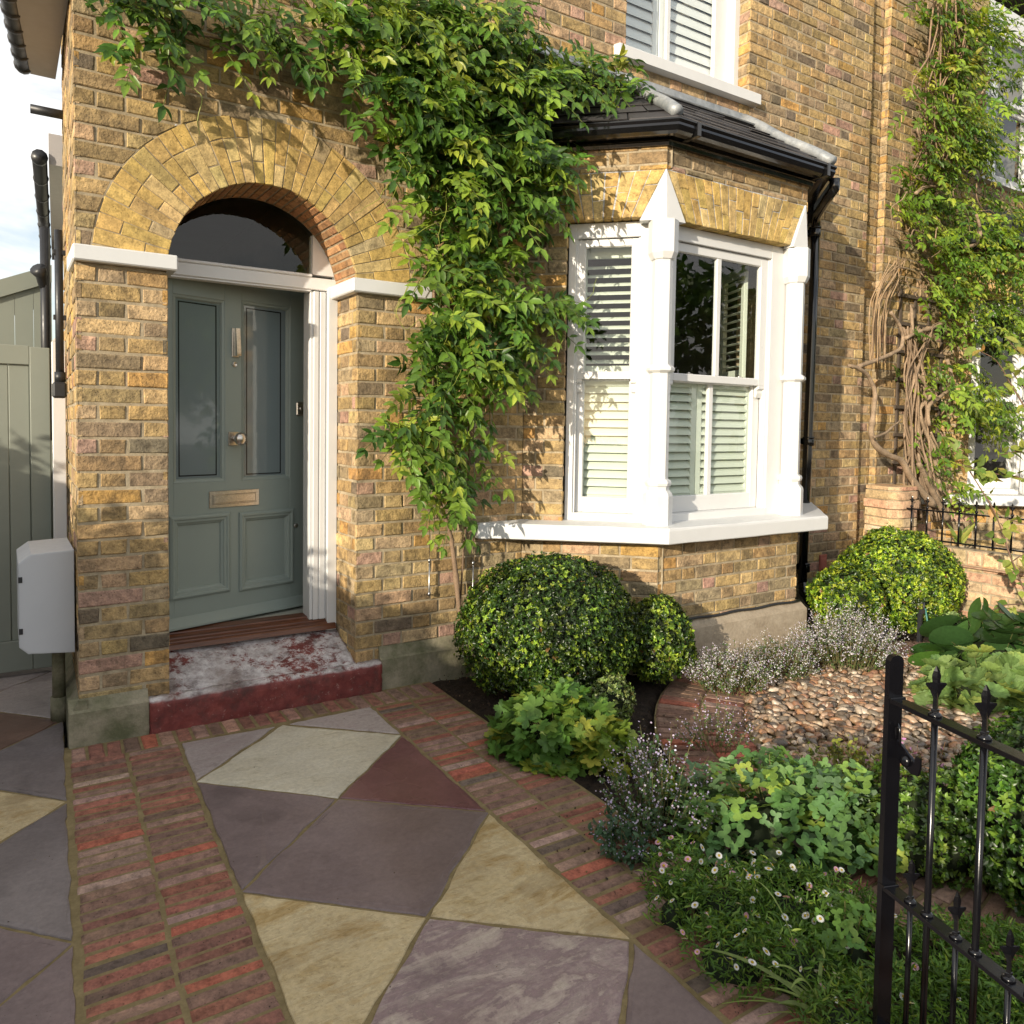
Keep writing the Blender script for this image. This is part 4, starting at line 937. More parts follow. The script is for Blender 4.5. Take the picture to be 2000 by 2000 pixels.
# header course and coping on edge
r=np.random.default_rng(92); a=.30
while a<3.2:
    w=r.uniform(.07,.108); brick_quad(br,WF,[(a,.415),(a+w,.415),(a+w,.522),(a,.522)],r,pick(r,BUFF),.10,.003,.012,out=.004); a+=w+.011
mo.add(WF(np.array([(.3,.40,-.004),(3.2,.40,-.004),(3.2,.53,-.006),(.3,.53,-.006)])),[(0,1,2,3)],(.4,.3,.2))
mo.box(4.628,4.80,-3.2,-.30,-.02,.521)
br.build('wall_face',M['wall_brick'],bw)
m=MB(); m.prism([(.0,.395),(.028,.398),(.034,.404),(.028,.411),(0,.414)],.3,3.2,lambda V:WF(np.stack([V[:,2],V[:,1],V[:,0]],1))); m.build('tile_band',M['tile'],bw)
# pier, plan with rounded corners
r=np.random.default_rng(93); rad=.09; x0,x1,y0,y1=4.52,4.86,-.335,-.005
def plan(off=0):
    P=[]
    for cx_,cy_,a0 in ((x0+rad,y1-.01,math.pi*.5),(x0+rad,y0+rad,math.pi),(x1-rad,y0+rad,1.5*math.pi),(x1-.01,y1-.01,0)):
        rr_=rad if cy_<y1-.05 else .01
        for i in range(6): t=a0+i*math.pi/10; P.append((cx_+ (rr_+off)*math.cos(t),cy_+(rr_+off)*math.sin(t)))
    return P
pm=MB(); z=-.02
while z<.97:
    P=plan(r.uniform(-.002,.003)+ (.016 if abs(z-.80)<.02 else 0)); n=len(P); c=pick(r,BUFF)
    h=.064 if z+.064<.97 else .03
    seg_=[]
    while len(seg_)<n: seg_+= [pick(r,BUFF)]*int(r.integers(3,7))
    cols=np.array(seg_[:n]*4)
    V=[(x,y,zz) for zz in (z,z+.004,z+h-.004,z+h) for x,y in [( (4.69+(x-4.69)*(1 if zz not in (z,z+h) else .985)),(-.17+(y+.17)*(1 if zz not in (z,z+h) else .985))) for x,y in P]]
    pm.add(V,[(i*n+j,i*n+(j+1)%n,(i+1)*n+(j+1)%n,(i+1)*n+j) for i in range(3) for j in range(n)]+[tuple(3*n+j for j in range(n))],cols); z+=h+.010
P=plan(-.008); n=len(P); mo.add([(x,y,zz) for zz in (-.02,.965) for x,y in P],[(j,(j+1)%n,n+(j+1)%n,n+j) for j in range(n)],(.4,.3,.2))
pm.build('pier',M['wall_brick'],bw); mo.build('mortar_backing',M['mortar'],bw)
# railing
def spear(mb,x,y,z,h,ax,s=1.0):
    """flat leaf-shaped finial with two shoulders; ax = direction in plan of its width"""
    a=np.array([ax[0],ax[1]],float); a/=np.linalg.norm(a); pr=[(0,.006),(.10,.0095),(.12,.006),(.34,.0055),(.50,.012),(.62,.0215),(.66,.0205),(.64,.0075),(.72,.0085),(.80,.0095),(.90,.0065),(1.0,.0008)]
    V=[]; 
    for k,w in pr:
        t=.0055*(1-.5*k)
        w*=s
        for sx,sy in ((-1,0),(0,1),(1,0),(0,-1)):
            V.append((x+a[0]*w*sx-a[1]*t*s*sy,y+a[1]*w*sx+a[0]*t*s*sy,z+h*k))
    mb.add(V,[(4*i+j,4*i+(j+1)%4,4*i+4+(j+1)%4,4*i+4+j) for i in range(len(pr)-1) for j in range(4)]+[(3,2,1,0)],(.01,.01,.01))
rl=empty('wall_railing',(4.62,-1.2,.53),'black iron railing with small spear tops along the low buff wall','railing')
for z in (.803,.572): 
    m=MB(); m.box(4.604,4.634,-3.1,-.20,z-.005,z+.006,.001); m.build('rail',M['iron'],rl)
y=-.267; k=0; bar0=None
while y>-3.0:
    if bar0 is None:
        m=MB(); m.tube([(4.619,y,.55),(4.619,y,.82)],.0075,8); m.tube([(4.619,y,.818),(4.619,y,.83)],.012,8); spear(m,4.619,y,.822,.09,(0,1),.9); bar0=m.build('bar',M['iron'],rl)
    else:
        b=bar0.copy(); COL.objects.link(b); b.parent=rl; b.matrix_parent_inverse=rl.matrix_basis.inverted(); b.location=(0,-.1205*k,0)
    y-=.1205;k+=1
# ---- iron garden gate (swung open), latch stile nearest the house
gg=empty('garden_gate',(.03,-2.85,.1),'black iron garden gate with spear finials standing open in the foreground','gate')
S0=np.array([.036,-2.846]); gd=np.array([-.325,-.946]); gd/=np.linalg.norm(gd); gn=np.array([-gd[1],gd[0]])
GG=lambda V:(lambda V:np.stack([S0[0]+gd[0]*V[:,0]+gn[0]*V[:,1],S0[1]+gd[1]*V[:,0]+gn[1]*V[:,1],V[:,2]],1))(np.asarray(V,float).reshape(-1,3))
L=.95
m=MB(); w=.017
pts=[(-w,.06),(w,.06),(w,.925)]+[(w*math.cos(t),.925+.014*math.sin(t)) for t in np.linspace(.2,math.pi-.2,7)]+[(-w,.925)]
# the stile is a flat bar, broad side towards the gate opening
m.prism(pts,-.006,.008,lambda V:GG(np.stack([V[:,2],V[:,0],V[:,1]],1))); m.build('stile',M['iron'],gg)
m=MB(); m.box(L,L+.014,-w,w,.06,.98,.002,fr=GG); m.build('stile',M['iron'],gg)
for z in (.847,.437,.12):
    m=MB(); m.box(.004,L,-.016,.016,z-.010,z,.001,fr=GG); m.box(-.002,.016,-.019,.019,z-.003,z+.003,.001,fr=GG)
    m.build('rail',M['iron'],gg)
bar=None
for i,a in enumerate(np.arange(.112,L-.03,.114)):
    if bar is None:
        m=MB(); q=GG(np.array([(a,0,0)]))[0]; m.tube([(q[0],q[1],.115),(q[0],q[1],.85)],.0065,10); m.lathe([(.013,0),(.0125,.004),(.008,.008)],(q[0],q[1],.847),seg=10); spear(m,q[0],q[1],.85,.098,(.85,-.53)); m.lathe([(.012,0),(.0115,.004),(.008,.007)],(q[0],q[1],.437),seg=10); bar=m.build('bar',M['iron'],gg)
    else:
        b=bar.copy(); COL.objects.link(b); b.parent=gg; b.matrix_parent_inverse=gg.matrix_basis.inverted(); dlt=gd*(a-.112); b.location=(dlt[0],dlt[1],0)
bar=None
for i,a in enumerate(np.arange(.068,L-.03,.114)):
    if bar is None:
        m=MB(); q=GG(np.array([(a,0,0)]))[0]; m.tube([(q[0],q[1],.115),(q[0],q[1],.44)],.0055,10); m.lathe([(.012,0),(.0115,.004),(.007,.007)],(q[0],q[1],.437),seg=10); spear(m,q[0],q[1],.44,.088,(.85,-.53),.85); bar=m.build('dog_bar',M['iron'],gg)
    else:
        b=bar.copy(); COL.objects.link(b); b.parent=gg; b.matrix_parent_inverse=gg.matrix_basis.inverted(); dlt=gd*(a-.068); b.location=(dlt[0],dlt[1],0)
m=MB(); m.prism([(.006,.757),(.006,.717),(.05,.700),(.068,.703),(.072,.72),(.072,.742),(.060,.742),(.057,.727),(.03,.745)],.006,.011,lambda V:GG(np.stack([V[:,0],V[:,2],V[:,1]],1)))
q=GG(np.array([(.036,.011,.722)]))[0]
m.lathe([(0,0),(.012,0),(.012,.006),(.007,.008),(.006,.012),(0,.013)],q,(gn[0],gn[1],0),14)
q=GG(np.array([(.036,.006,.722)]))[0]; m.lathe([(0,0),(.012,0),(.012,.006),(.007,.008),(0,.012)],q,(-gn[0],-gn[1],0),14)
m.tube(GG(np.array([(.012,.0,.757),(.012,.0,.785),(.016,0,.792),(.022,0,.785),(.024,0,.75)])),.003,6)
m.build('latch',M['iron'],gg)
HP=HPo
# ================================================================= PLANTS
K=2000/1932.
def nrm(a): return a/(np.linalg.norm(a,axis=-1,keepdims=True)+1e-12)
def basis(D,Nn):
    """columns: X width, Y along leaf, Z normal"""
    D=nrm(D); Xx=nrm(np.cross(D,Nn)); Zz=np.cross(Xx,D); return np.stack([Xx,D,Zz],-1)
LEAF8=np.array([(0,0,0),(-.42,.30,.07),(0,.32,-.03),(.42,.30,.07),(-.36,.64,.04),(0,.66,-.04),(.36,.64,.04),(0,1,-.12)])
LEAF8F=[(0,2,1),(0,3,2),(1,2,5,4),(2,3,6,5),(4,5,7),(5,6,7)]
DIA=np.array([(0,0,0),(-.5,.52,.10),(0,1,-.02),(.5,.52,.10)]); DIAF=[(0,3,2),(0,2,1)]
def lobed(nl,depth,teeth=0.0,per=8,cup=.18,notch=.35,start=math.pi*.12):
    """palmate leaf, radius 1, petiole at origin side -Y"""
    n=nl*per; V=[(0,0,0)]; 
    for i in range(n+1):
        f=i/n; a=-math.pi/2+start+(2*math.pi-2*start)*f
        ph=(f*nl)%1.0; w=1-depth*abs(2*ph-1)**1.6
        w*=1+teeth*(1 if i%2 else -1)
        V.append((w*math.cos(a),w*math.sin(a),cup*w*w-.10*(1-abs(2*ph-1))))
    # inner ring for a shaped surface
    V=np.array(V); inner=V[1:]*.5; inner[:,2]=V[1:,2]*.2-.02
    W=np.concatenate([V[:1],inner,V[1:]]); k=n+1
    Fc=[(0,1+i,2+i) for i in range(n)]+[(1+i,1+k+i,2+k+i,2+i) for i in range(n)]
    return W,Fc
GER,GERF=lobed(5,.42,.07,8,.10); AQ,AQF=lobed(3,.55,.03,7,.15,start=math.pi*.18); ALC,ALCF=lobed(9,.13,.03,4,.30,start=math.pi*.06); HOS,HOSF=lobed(1,.0,.0,18,.22,start=math.pi*.05)
def mixcol(rg,n,pal,jit=.18):
    pal=[(np.array(c),w) for c,w in pal]; w=np.array([p[1] for p in pal],float); i=rg.choice(len(pal),n,p=w/w.sum()); C=np.array([p[0] for p in pal])[i]
    return C*rg.uniform(1-jit,1+jit,(n,1))*rg.uniform(.94,1.06,(n,3))
GREEN=[((.048,.11,.018),4),((.085,.17,.022),4),((.135,.235,.028),3),((.21,.30,.035),2),((.29,.34,.045),.8)]
DENS=1.35
class Foliage:
    def __init__(s): s.P=[];s.D=[];s.N=[];s.S=[];s.C=[]
    def add(s,P,D,Nn,S,C): s.P.append(P);s.D.append(D);s.N.append(Nn);s.S.append(S);s.C.append(C)
    def build(s,name,mat,parent,T=LEAF8,Fc=LEAF8F):
        m=MB()
        if s.P: m.inst(T,Fc,np.concatenate(s.P),basis(np.concatenate(s.D),np.concatenate(s.N)),np.concatenate(s.S),np.concatenate(s.C))
        return m.build(name,mat,parent)
def compound(fo,rg,base,d0,L,pairs,ll,lw,n0,c,droop=.5,stems=None):
    t=np.linspace(.22,1,pairs); d0=d0/np.linalg.norm(d0)
    up=np.array([0,0,1.])
    Pp=base+np.outer(t,d0)*L-np.outer(t**2,up)*droop*L
    T=nrm(d0[None]-2*np.outer(t,up)*droop)
    n0=n0+rg.normal(0,.25,3); s=nrm(np.cross(T,n0))
    sz=ll*(1-.35*np.abs(t-.55))
    for sg in (-1,1):
        D=T*.55+s*sg*.85+rg.normal(0,.14,(pairs,3))-up*rg.uniform(.0,.45)
        k=pairs; S=np.stack([sz*lw*rg.uniform(.72,1.15,k),sz*rg.uniform(.72,1.2,k),sz],1)
        fo.add(Pp+rg.normal(0,.003,(k,3)),D,n0[None]+rg.normal(0,.28,(k,3)),S,c*rg.uniform(.8,1.2,(k,1)))
    S=np.array([[ll*lw,ll*1.1,ll]]); fo.add(Pp[-1:],T[-1:],n0[None],S,c[None]*1.05)
    if stems is not None: stems.tube(np.concatenate([[base],Pp]),.0017,4,(.10,.13,.03),False)
def climber(root,blobs,seed,yfun,dens=1.35,shrink=1.0,lift=0,L=(.17,.28),ll=(.058,.088),pal=GREEN,name='foliage',bright=1.0):
    rg=np.random.default_rng(seed); fo=Foliage(); st=MB()
    for (cx,cy,rx,ry,n,y0,y1) in blobs:
        for _ in range(int(n*dens)):
            a=rg.uniform(0,2*math.pi); q=shrink*math.sqrt(rg.uniform(0,1)); x=cx*K+rx*K*q*math.cos(a); y=(cy-lift)*K+ry*K*q*math.sin(a)
            Y=-rg.uniform(y0,y1)-.0; b=yfun(x,y,Y)
            d=np.array([rg.normal(0,.75),-abs(rg.normal(.55,.35)),rg.normal(.05,.45)])
            dep=(-Y-y0)/(y1-y0+1e-6)
            c=mixcol(rg,1,pal,.2)[0]
            compound(fo,rg,b,d,rg.uniform(*L),int(rg.integers(4,7)),rg.uniform(*ll),rg.uniform(.46,.58),np.array([0,-.85,.55]),c*bright,rg.uniform(.2,.6),st)
    fo.build(name,M['leaf'],root); st.build('leaf_stalks',M['twig'],root)
def px_tube(mb,pts,Y,rad,seed,col=(.25,.17,.11),seg=7,wob=.006,f=atY):
    rg=np.random.default_rng(seed); P=np.array([f(x,y,Yy) for (x,y),Yy in zip(pts,np.broadcast_to(Y,len(pts)))])
    n=len(P)*5; t=np.linspace(0,len(P)-1,n); Q=np.stack([np.interp(t,range(len(P)),P[:,i]) for i in range(3)],1)
    for _ in range(3): Q[1:-1]=(Q[:-2]+2*Q[1:-1]+Q[2:])/4
    Q+=np.cumsum(rg.normal(0,wob*.25,Q.shape),0)*.4
    rr=np.interp(t,[0,len(P)-1],rad if not np.isscalar(rad) else [rad,rad]); kn=np.convolve(rg.uniform(.72,1.28,n+4),np.ones(5)/5,'same')[2:-2]+(rg.random(n)<.08)*.35; mb.tube(Q,rr*kn,seg,np.array(col)*rg.uniform(.75,1.2)*rg.uniform(.8,1.2,(n,1)))
# ---------------- climber over the door
wis=empty('wisteria',(.63,-.06,0),'lush green wisteria climbing the brick wall between arched door and bay window','climber')
B=[(215,40,70,38,20,.02,.12),(300,60,85,45,26,.02,.14),(290,125,80,28,10,.02,.1),(390,110,75,35,10,.02,.08),(455,75,70,55,22,.02,.12),(500,110,55,42,14,.02,.1),(565,70,60,50,17,.02,.15),(640,70,75,65,34,.03,.25),(730,70,90,75,50,.03,.32),(830,60,100,70,60,.03,.38),
   (930,75,70,70,34,.03,.3),(690,160,55,35,18,.03,.2),(800,170,110,70,62,.03,.4),(920,170,100,60,50,.03,.36),(1030,165,70,45,30,.05,.35),(1110,150,60,40,20,.05,.3),(1150,190,30,30,7,.1,.3),(840,270,90,60,46,.03,.36),(950,270,80,60,40,.03,.36),(1010,330,60,50,22,.05,.34),(770,270,50,30,12,.03,.2),(780,320,50,25,11,.03,.2),
   (860,360,85,55,36,.03,.34),(960,390,70,50,28,.04,.34),(850,450,50,60,16,.03,.22),(930,480,60,50,18,.03,.25),(820,520,40,40,12,.03,.2),(880,560,75,50,26,.03,.3),(960,590,75,45,26,.04,.34),(1030,600,50,35,14,.1,.34),(840,640,70,50,24,.03,.28),(930,660,70,50,24,.04,.32),(790,660,40,25,8,.03,.16),(880,720,75,45,20,.03,.26),(800,740,30,60,9,.03,.16),
   (765,835,38,45,16,.03,.16),(840,790,45,35,9,.03,.16),(880,840,30,30,6,.03,.14),(825,905,38,35,8,.03,.14),(850,945,38,25,6,.03,.14),(880,890,22,30,3,.03,.1),(890,995,12,10,1,.03,.08),(800,950,18,12,2,.03,.08)]
climber(wis,B[:8]+[B[11]],100,atY,.62,.88,30); climber(wis,B[8:11]+B[12:],101,atY,1.4,.74,12)
m=MB()
S=lambda *p:[(x*K,y*K) for x,y in p]
px_tube(m,S((870,1180),(858,1060),(850,1000),(822,930),(812,800),(820,640),(818,470),(800,350),(760,200),(650,120),(480,80),(300,50)),-.06,[.014,.006],1)
px_tube(m,S((850,1000),(868,930),(872,800),(900,650),(930,500),(960,350),(1000,220),(1130,160)),-.09,[.009,.004],2)
px_tube(m,S((868,1130),(884,900),(885,700),(870,500),(860,300),(840,100)),-.05,[.006,.004],3)
m.build('stem',M['bark'],wis)
m=MB(); rg=np.random.default_rng(7)
for i in range(46):
    b=B[rg.integers(8,32)]; x=(b[0]+rg.uniform(-b[2],b[2]))*K; y=(b[1]+rg.uniform(-b[3],b[3]))*K; p=atY(x,y,-b[6]*.9)
    d=np.array([rg.normal(0,.5),-.4,rg.normal(-.3,.8)]); d/=np.linalg.norm(d); P=[p]; 
    for k in range(9): d=nrm(d+rg.normal(0,.28,3)+np.array([0,.02,-.03])); P.append(P[-1]+d*.04)
    m.tube(P,np.linspace(.0024,.001,10),5,(.25,.29,.05))
px_tube(m,S((335,145),(350,160),(385,180),(372,230),(378,255)),-.12,[.003,.0015],9,(.30,.32,.10)); px_tube(m,S((780,525),(760,560),(745,590),(765,625),(790,600)),-.1,[.002,.0015],10,(.28,.30,.06)); px_tube(m,S((985,290),(1010,420),(1025,490)),-.2,[.003,.002],11,(.25,.29,.06))
m.build('tendrils',M['twig'],wis)['kind']='stuff'
for x,yb,y2,lab in ((838,1160,1095,'steel support wire with turnbuckle left of the climber stem'),(923,1180,1100,'steel support wire with turnbuckle right of the climber stem')):
    p0=atY(x,yb,-.03); m=MB(); m.tube([p0,(p0[0],-.03,2.2)],.0016,5); wz=atY(x,y2,-.03)[2]
    m.tube([p0,(p0[0],-.03,p0[2]+.015),(p0[0],-.03,wz)],.0042,6)
    for zz in (p0[2],wz): m.lathe([(0,-.012),(.008,-.01),(.009,0),(.008,.01),(0,.012)],(p0[0],-.03,zz),seg=8)
    m.tube([p0,(p0[0],.0,p0[2]-.01)],.004,6)
    tag(m.build('support_wire',M['steel']),lab,'wire','support wires for the climber')
# ---------------- clipped balls
def rosettes(fo,rg,P,A,size,C,nl=6,spread=.95):
    n=len(P); A=nrm(A); t0=nrm(np.cross(A,rg.normal(size=(n,3)))); t1=np.cross(A,t0)
    for k in range(nl):
        a=2*math.pi*k/nl+rg.uniform(-.4,.4,n); tt=np.cos(a)[:,None]*t0+np.sin(a)[:,None]*t1
        D=tt*spread+A*rg.uniform(.1,1.0,(n,1)); s=size*rg.uniform(.6,1.35,n)
        fo.add(P+A*rg.uniform(-.2,.3,(n,1))*size,D,A+rg.normal(0,.35,(n,3)),np.stack([s*.62,s,s],1),C*rg.uniform(.75,1.25,(n,1)))
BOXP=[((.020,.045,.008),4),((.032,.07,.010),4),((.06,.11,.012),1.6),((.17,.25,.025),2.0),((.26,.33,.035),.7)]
def ball(name,label,c,rad,nro,size,seed,pal=BOXP,lump=.05,zmin=-.8,group='clipped box balls in the bed',tipgain=1.0,cat='shrub',squash=1.0):
    rg=np.random.default_rng(seed); c=np.array(c,float); rad=np.array(rad,float)
    root=empty(name,(c[0],c[1],0),label,cat,group)
    D=nrm(rg.normal(size=(int(nro*1.4),3))); D=D[D[:,2]>zmin][:nro]
    fr=rg.normal(0,1,(6,3))*3.2; ph=rg.uniform(0,6,6)
    f=1+lump*np.sin(D@fr.T+ph).sum(1)/2.2+lump*.5*np.sin((D@fr.T)*2.7+ph[::-1]).sum(1)/2.2
    P=c+D*rad*(f+rg.uniform(-.11,.015,len(D))+ (rg.random(len(D))<.05)*rg.uniform(0,.05,len(D)))[:,None]
    P[:,2]=np.maximum(P[:,2],.005)
    C=mixcol(rg,len(D),pal,.25); fl_=np.sin(D@rg.normal(0,7,3)+1)+np.sin(D@rg.normal(0,9,3))+np.sin(D@rg.normal(0,13,3)+2); C*=(1+.22*fl_)[:,None].clip(.45,1.6)
    br=rg.random(len(D))<.008; C[br]=np.array([.20,.11,.04])
    fo=Foliage(); rosettes(fo,rg,P,D+rg.normal(0,.35,D.shape)+np.array([0,0,.15]),size,C)
    fo.build('foliage',M['box_leaf'],root)
    m=MB(); V=c+IV*rad*.86; V[:,2]=np.maximum(V[:,2],-.02)  # dark solid core added inside the ball to block the view through
    m.add(V,IF,(.012,.018,.006),True); m.tube([(c[0],c[1],-.05),(c[0],c[1],c[2])],.02,6,(.1,.07,.05)); m.build('solid_core',M['twig'],root); return root
def at_c(x,y,d): return atD(x,y,d)
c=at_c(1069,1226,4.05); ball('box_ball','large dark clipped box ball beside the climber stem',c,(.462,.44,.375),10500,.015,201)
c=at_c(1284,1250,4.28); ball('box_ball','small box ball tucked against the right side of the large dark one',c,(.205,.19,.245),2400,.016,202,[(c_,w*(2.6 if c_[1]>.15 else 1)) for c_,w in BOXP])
c=at_c(1190,1368,3.62); ball('box_ball','tiny pale box sprig between the large ball and the broad lobed leaves',c,(.11,.10,.12),520,.015,203,[((.06,.10,.02),3),((.15,.2,.05),3),((.25,.29,.1),2)],.09)
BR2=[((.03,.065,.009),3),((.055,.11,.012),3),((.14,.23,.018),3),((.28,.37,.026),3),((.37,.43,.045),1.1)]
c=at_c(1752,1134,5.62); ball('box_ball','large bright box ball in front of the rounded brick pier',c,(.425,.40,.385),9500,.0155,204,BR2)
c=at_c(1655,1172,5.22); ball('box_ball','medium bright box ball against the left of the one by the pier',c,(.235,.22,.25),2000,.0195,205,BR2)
c=at_c(2095,1730,2.40); c[2]=.20; ball('box_ball','loose dark box bush behind the iron gate',c,(.36,.36,.36),5200,.017,206,[((.022,.055,.008),4),((.04,.09,.012),4),((.07,.14,.016),2.2),((.12,.2,.025),.8)],.07,-.9)
c=at_c(1800,1690,2.55); c[2]=.10; ball('low_shrub','low small-leaved green shrub between the gate post and the dark box bush',c,(.20,.2,.19),1300,.016,207,[((.05,.10,.015),4),((.09,.16,.02),4),((.15,.21,.03),1)],.12,-.6,None)
c=at_c(1866,1222,5.0); c[2]=.10; ball('variegated_shrub','low grey-green variegated shrub beside the black garden spike',c,(.13,.14,.12),560,.021,208,[((.12,.18,.06),3),((.20,.26,.11),3),((.07,.12,.03),2)],.1,-.6,None)
# ---------------- herbaceous plants
CR=np.array([.848,-.530,0]); CF=np.array([.530,.848,0])      # plan axes: across and along the view
def mound(root,T,Fc,mat,n,c,rx,ry,h,size,pal,seed,tilt=.55,name='foliage',low=.15,stalk=True,shell=.35,dirup=0.0,shape=1.0,aspect=1.0):
    rg=np.random.default_rng(seed); c=np.array(c,float)
    D=rg.normal(size=(n,3)); D[:,2]=np.abs(D[:,2])*1.1-low; D=nrm(D)
    q=1-shell*rg.random(n)**1.3
    Pl=D*q[:,None]; P=c+np.outer(Pl[:,0]*rx,CR)+np.outer(Pl[:,1]*ry,CF); P[:,2]=c[2]+np.maximum(.015,Pl[:,2]*h+ .02+rg.normal(0,.012,n))
    Nn=np.outer(D[:,0]*tilt,CR)+np.outer(D[:,1]*tilt,CF)+np.array([0,0,1.])+rg.normal(0,.28,(n,3))
    Dd=np.outer(D[:,0],CR)+np.outer(D[:,1],CF)+rg.normal(0,.5,(n,3))+np.array([0,0,dirup])
    s=size*rg.uniform(.65,1.2,n); C=mixcol(rg,n,pal,.15)
    fo=Foliage(); fo.add(P,Dd,Nn,np.stack([s*aspect,s,s],1),C); fo.build(name,mat,root,T,Fc)
    if stalk:
        m=MB(); V=c+np.outer(IV[:,0]*rx*.62,CR)+np.outer(IV[:,1]*ry*.62,CF); V[:,2]=c[2]+IV[:,2]*h*.55-.01; m.add(V,IF,(.014,.022,.008),True)  # dark solid core added inside the clump, before the stalks
        for i in range(0,n,3):
            b=c+np.array([0,0,-.01])+(P[i]-c)*np.array([.35,.35,0]); m.tube([b,(b+P[i])/2+np.array([0,0,.02]),P[i]],.0018,4,(.12,.12,.04),False)
        m.build('leaf_stalks',M['twig'],root)
    return P
def gpos(x,y,z=0): return atZ(x,y,z)
c=gpos(1085,1440,.05); c[2]=0; g=empty('geranium',tuple(c),'fresh green hardy geranium with broad lobed leaves spilling over the brick edging','plant')
mound(g,GER,GERF,M['herb'],380,c,.29,.26,.26,.050,[((.075,.15,.03),4),((.10,.20,.035),4),((.16,.25,.04),2),((.26,.29,.04),.8)],301,low=.35)
c=gpos(1180,1450,.1); c[2]=.02; mound(g,GER,GERF,M['herb'],95,c,.15,.15,.16,.045,[((.18,.25,.035),4),((.28,.30,.045),2),((.12,.2,.03),2)],302,name='yellow_green_foliage',stalk=False)  # second leaf mound in yellower greens, right of the first
TREF=np.concatenate([AQ+np.array([0,1.0,0]),(AQ@np.array([[0,1,0],[-1,0,0],[0,0,1]],float)+np.array([-.75,.1,.05])),(AQ@np.array([[0,-1,0],[1,0,0],[0,0,1]],float)+np.array([.75,.1,.05]))]); TREFF=[tuple(i+k*len(AQ) for i in f) for k in range(3) for f in AQF]
AQP=[((.10,.20,.065),4),((.13,.25,.07),4),((.19,.30,.06),3),((.27,.34,.06),1),((.08,.14,.06),2)]
c=gpos(1520,1600,.08); c[2]=.02; g=empty('columbine',tuple(c),'broad clump of blue-green columbine leaves left of the gate post','plant')
mound(g,TREF,TREFF,M['herb'],300,c,.36,.24,.25,.030,AQP,303,low=.2,tilt=.45)
c=gpos(1650,1600,.10); c[2]=.02; mound(g,TREF,TREFF,M['herb'],130,c,.20,.22,.22,.029,AQP,304,name='foliage',stalk=False)
c=gpos(1490,1665,.05); c[2]=.01; mound(g,GER,GERF,M['herb'],22,c,.2,.1,.10,.03,[((.09,.045,.05),2),((.10,.12,.06),3)],305,name='withered_leaf_mass',stalk=False)
c=gpos(1655,1850,.06); c[2]=.02; g=empty('columbine',tuple(c),'small clump of bright columbine leaves low beside the gate post','plant')
mound(g,TREF,TREFF,M['herb'],46,c,.085,.09,.17,.020,[((.10,.21,.035),4),((.14,.26,.04),3),((.08,.16,.05),2)],306)
c=gpos(1300,1535,.1); c[2]=.03; g=empty('young_columbine',tuple(c),'small yellow-green plant with cut leaves between catmint and columbine','plant'); mound(g,GER,GERF,M['herb'],40,c,.06,.06,.13,.022,[((.17,.24,.02),3),((.24,.28,.03),2)],307)
c=gpos(1945,1275,.1); c[2]=.02; g=empty('bergenia',tuple(c),'clump of big leathery round leaves below the low buff wall','plant')
P=mound(g,HOS,HOSF,M['glossy_leaf'],64,c,.42,.30,.30,.105,[((.028,.065,.018),4),((.04,.09,.02),3),((.075,.15,.025),1)],308,tilt=.6,shell=.5)
c=gpos(1925,1352,.05); c[2]=0; g=empty('ladys_mantle',tuple(c),'pale green clump of pleated round leaves on the gravel edge','plant')
mound(g,ALC,ALCF,M['herb'],190,c,.36,.26,.25,.060,[((.16,.25,.075),4),((.20,.29,.09),4),((.25,.32,.08),2),((.12,.2,.06),2)],309,low=.3,tilt=.5)
# mats and airy plants
def airy(name,label,cat,c,rx,ry,h,nst,seed,leafpal,flpal,leaf=.012,fl=.006,nfl=14,group=None,lean=.35,fstart=.45,nlf=10,stemcol=(.14,.12,.05)):
    rg=np.random.default_rng(seed); c=np.array(c,float); root=empty(name,tuple(c),label,cat,group); fo=Foliage(); m=MB(); ff=Foliage()
    for i in range(nst):
        a=rg.uniform(0,2*math.pi); q=math.sqrt(rg.random()); ox,oy=q*math.cos(a),q*math.sin(a)
        b=c+CR*ox*rx*.55+CF*oy*ry*.55; top=c+CR*(ox*rx+rg.normal(0,.02))+CF*(oy*ry+rg.normal(0,.02)); hh=h*rg.uniform(.6,1.1)*(1-.55*q*q); top[2]=c[2]+hh
        mid=(b+top)/2+np.array([0,0,hh*.15])+rg.normal(0,.015,3); t=np.linspace(0,1,7)[:,None]
        P=(1-t)**2*b+2*t*(1-t)*mid+t**2*top; m.tube(P,np.linspace(.0016,.0008,7),4,np.array(stemcol)*rg.uniform(.7,1.3),False)
        t=rg.uniform(.05,.9,nlf)[:,None]; L=(1-t)**2*b+2*t*(1-t)*mid+t**2*top
        s=leaf*rg.uniform(.7,1.3,nlf); fo.add(L,rg.normal(0,1,(nlf,3))+np.array([0,0,.2]),rg.normal(0,.5,(nlf,3))+np.array([0,0,1.]),np.stack([s*.7,s,s],1),mixcol(rg,nlf,leafpal))
        k=nfl; t=rg.uniform(fstart,1.02,k)[:,None]; L=(1-t)**2*b+2*t*(1-t)*mid+t**2*top+rg.normal(0,.008,(k,3))
        s=fl*rg.uniform(.6,1.3,k); ff.add(L,rg.normal(0,1,(k,3)),rg.normal(0,.6,(k,3))+np.array([-.3,-.6,.5]),np.stack([s*1.1,s,s],1),mixcol(rg,k,flpal,.1))
    m.build('stems',M['twig'],root); fo.build('foliage',M['herb'],root); o_=ff.build('blossom',M['petal'],root,DIA,DIAF); o_['kind']='stuff'
    return root
LG=[((.06,.10,.035),4),((.09,.15,.04),4),((.14,.19,.06),2)]
WF=[((.62,.58,.66),5),((.72,.70,.74),4),((.42,.36,.50),2)]
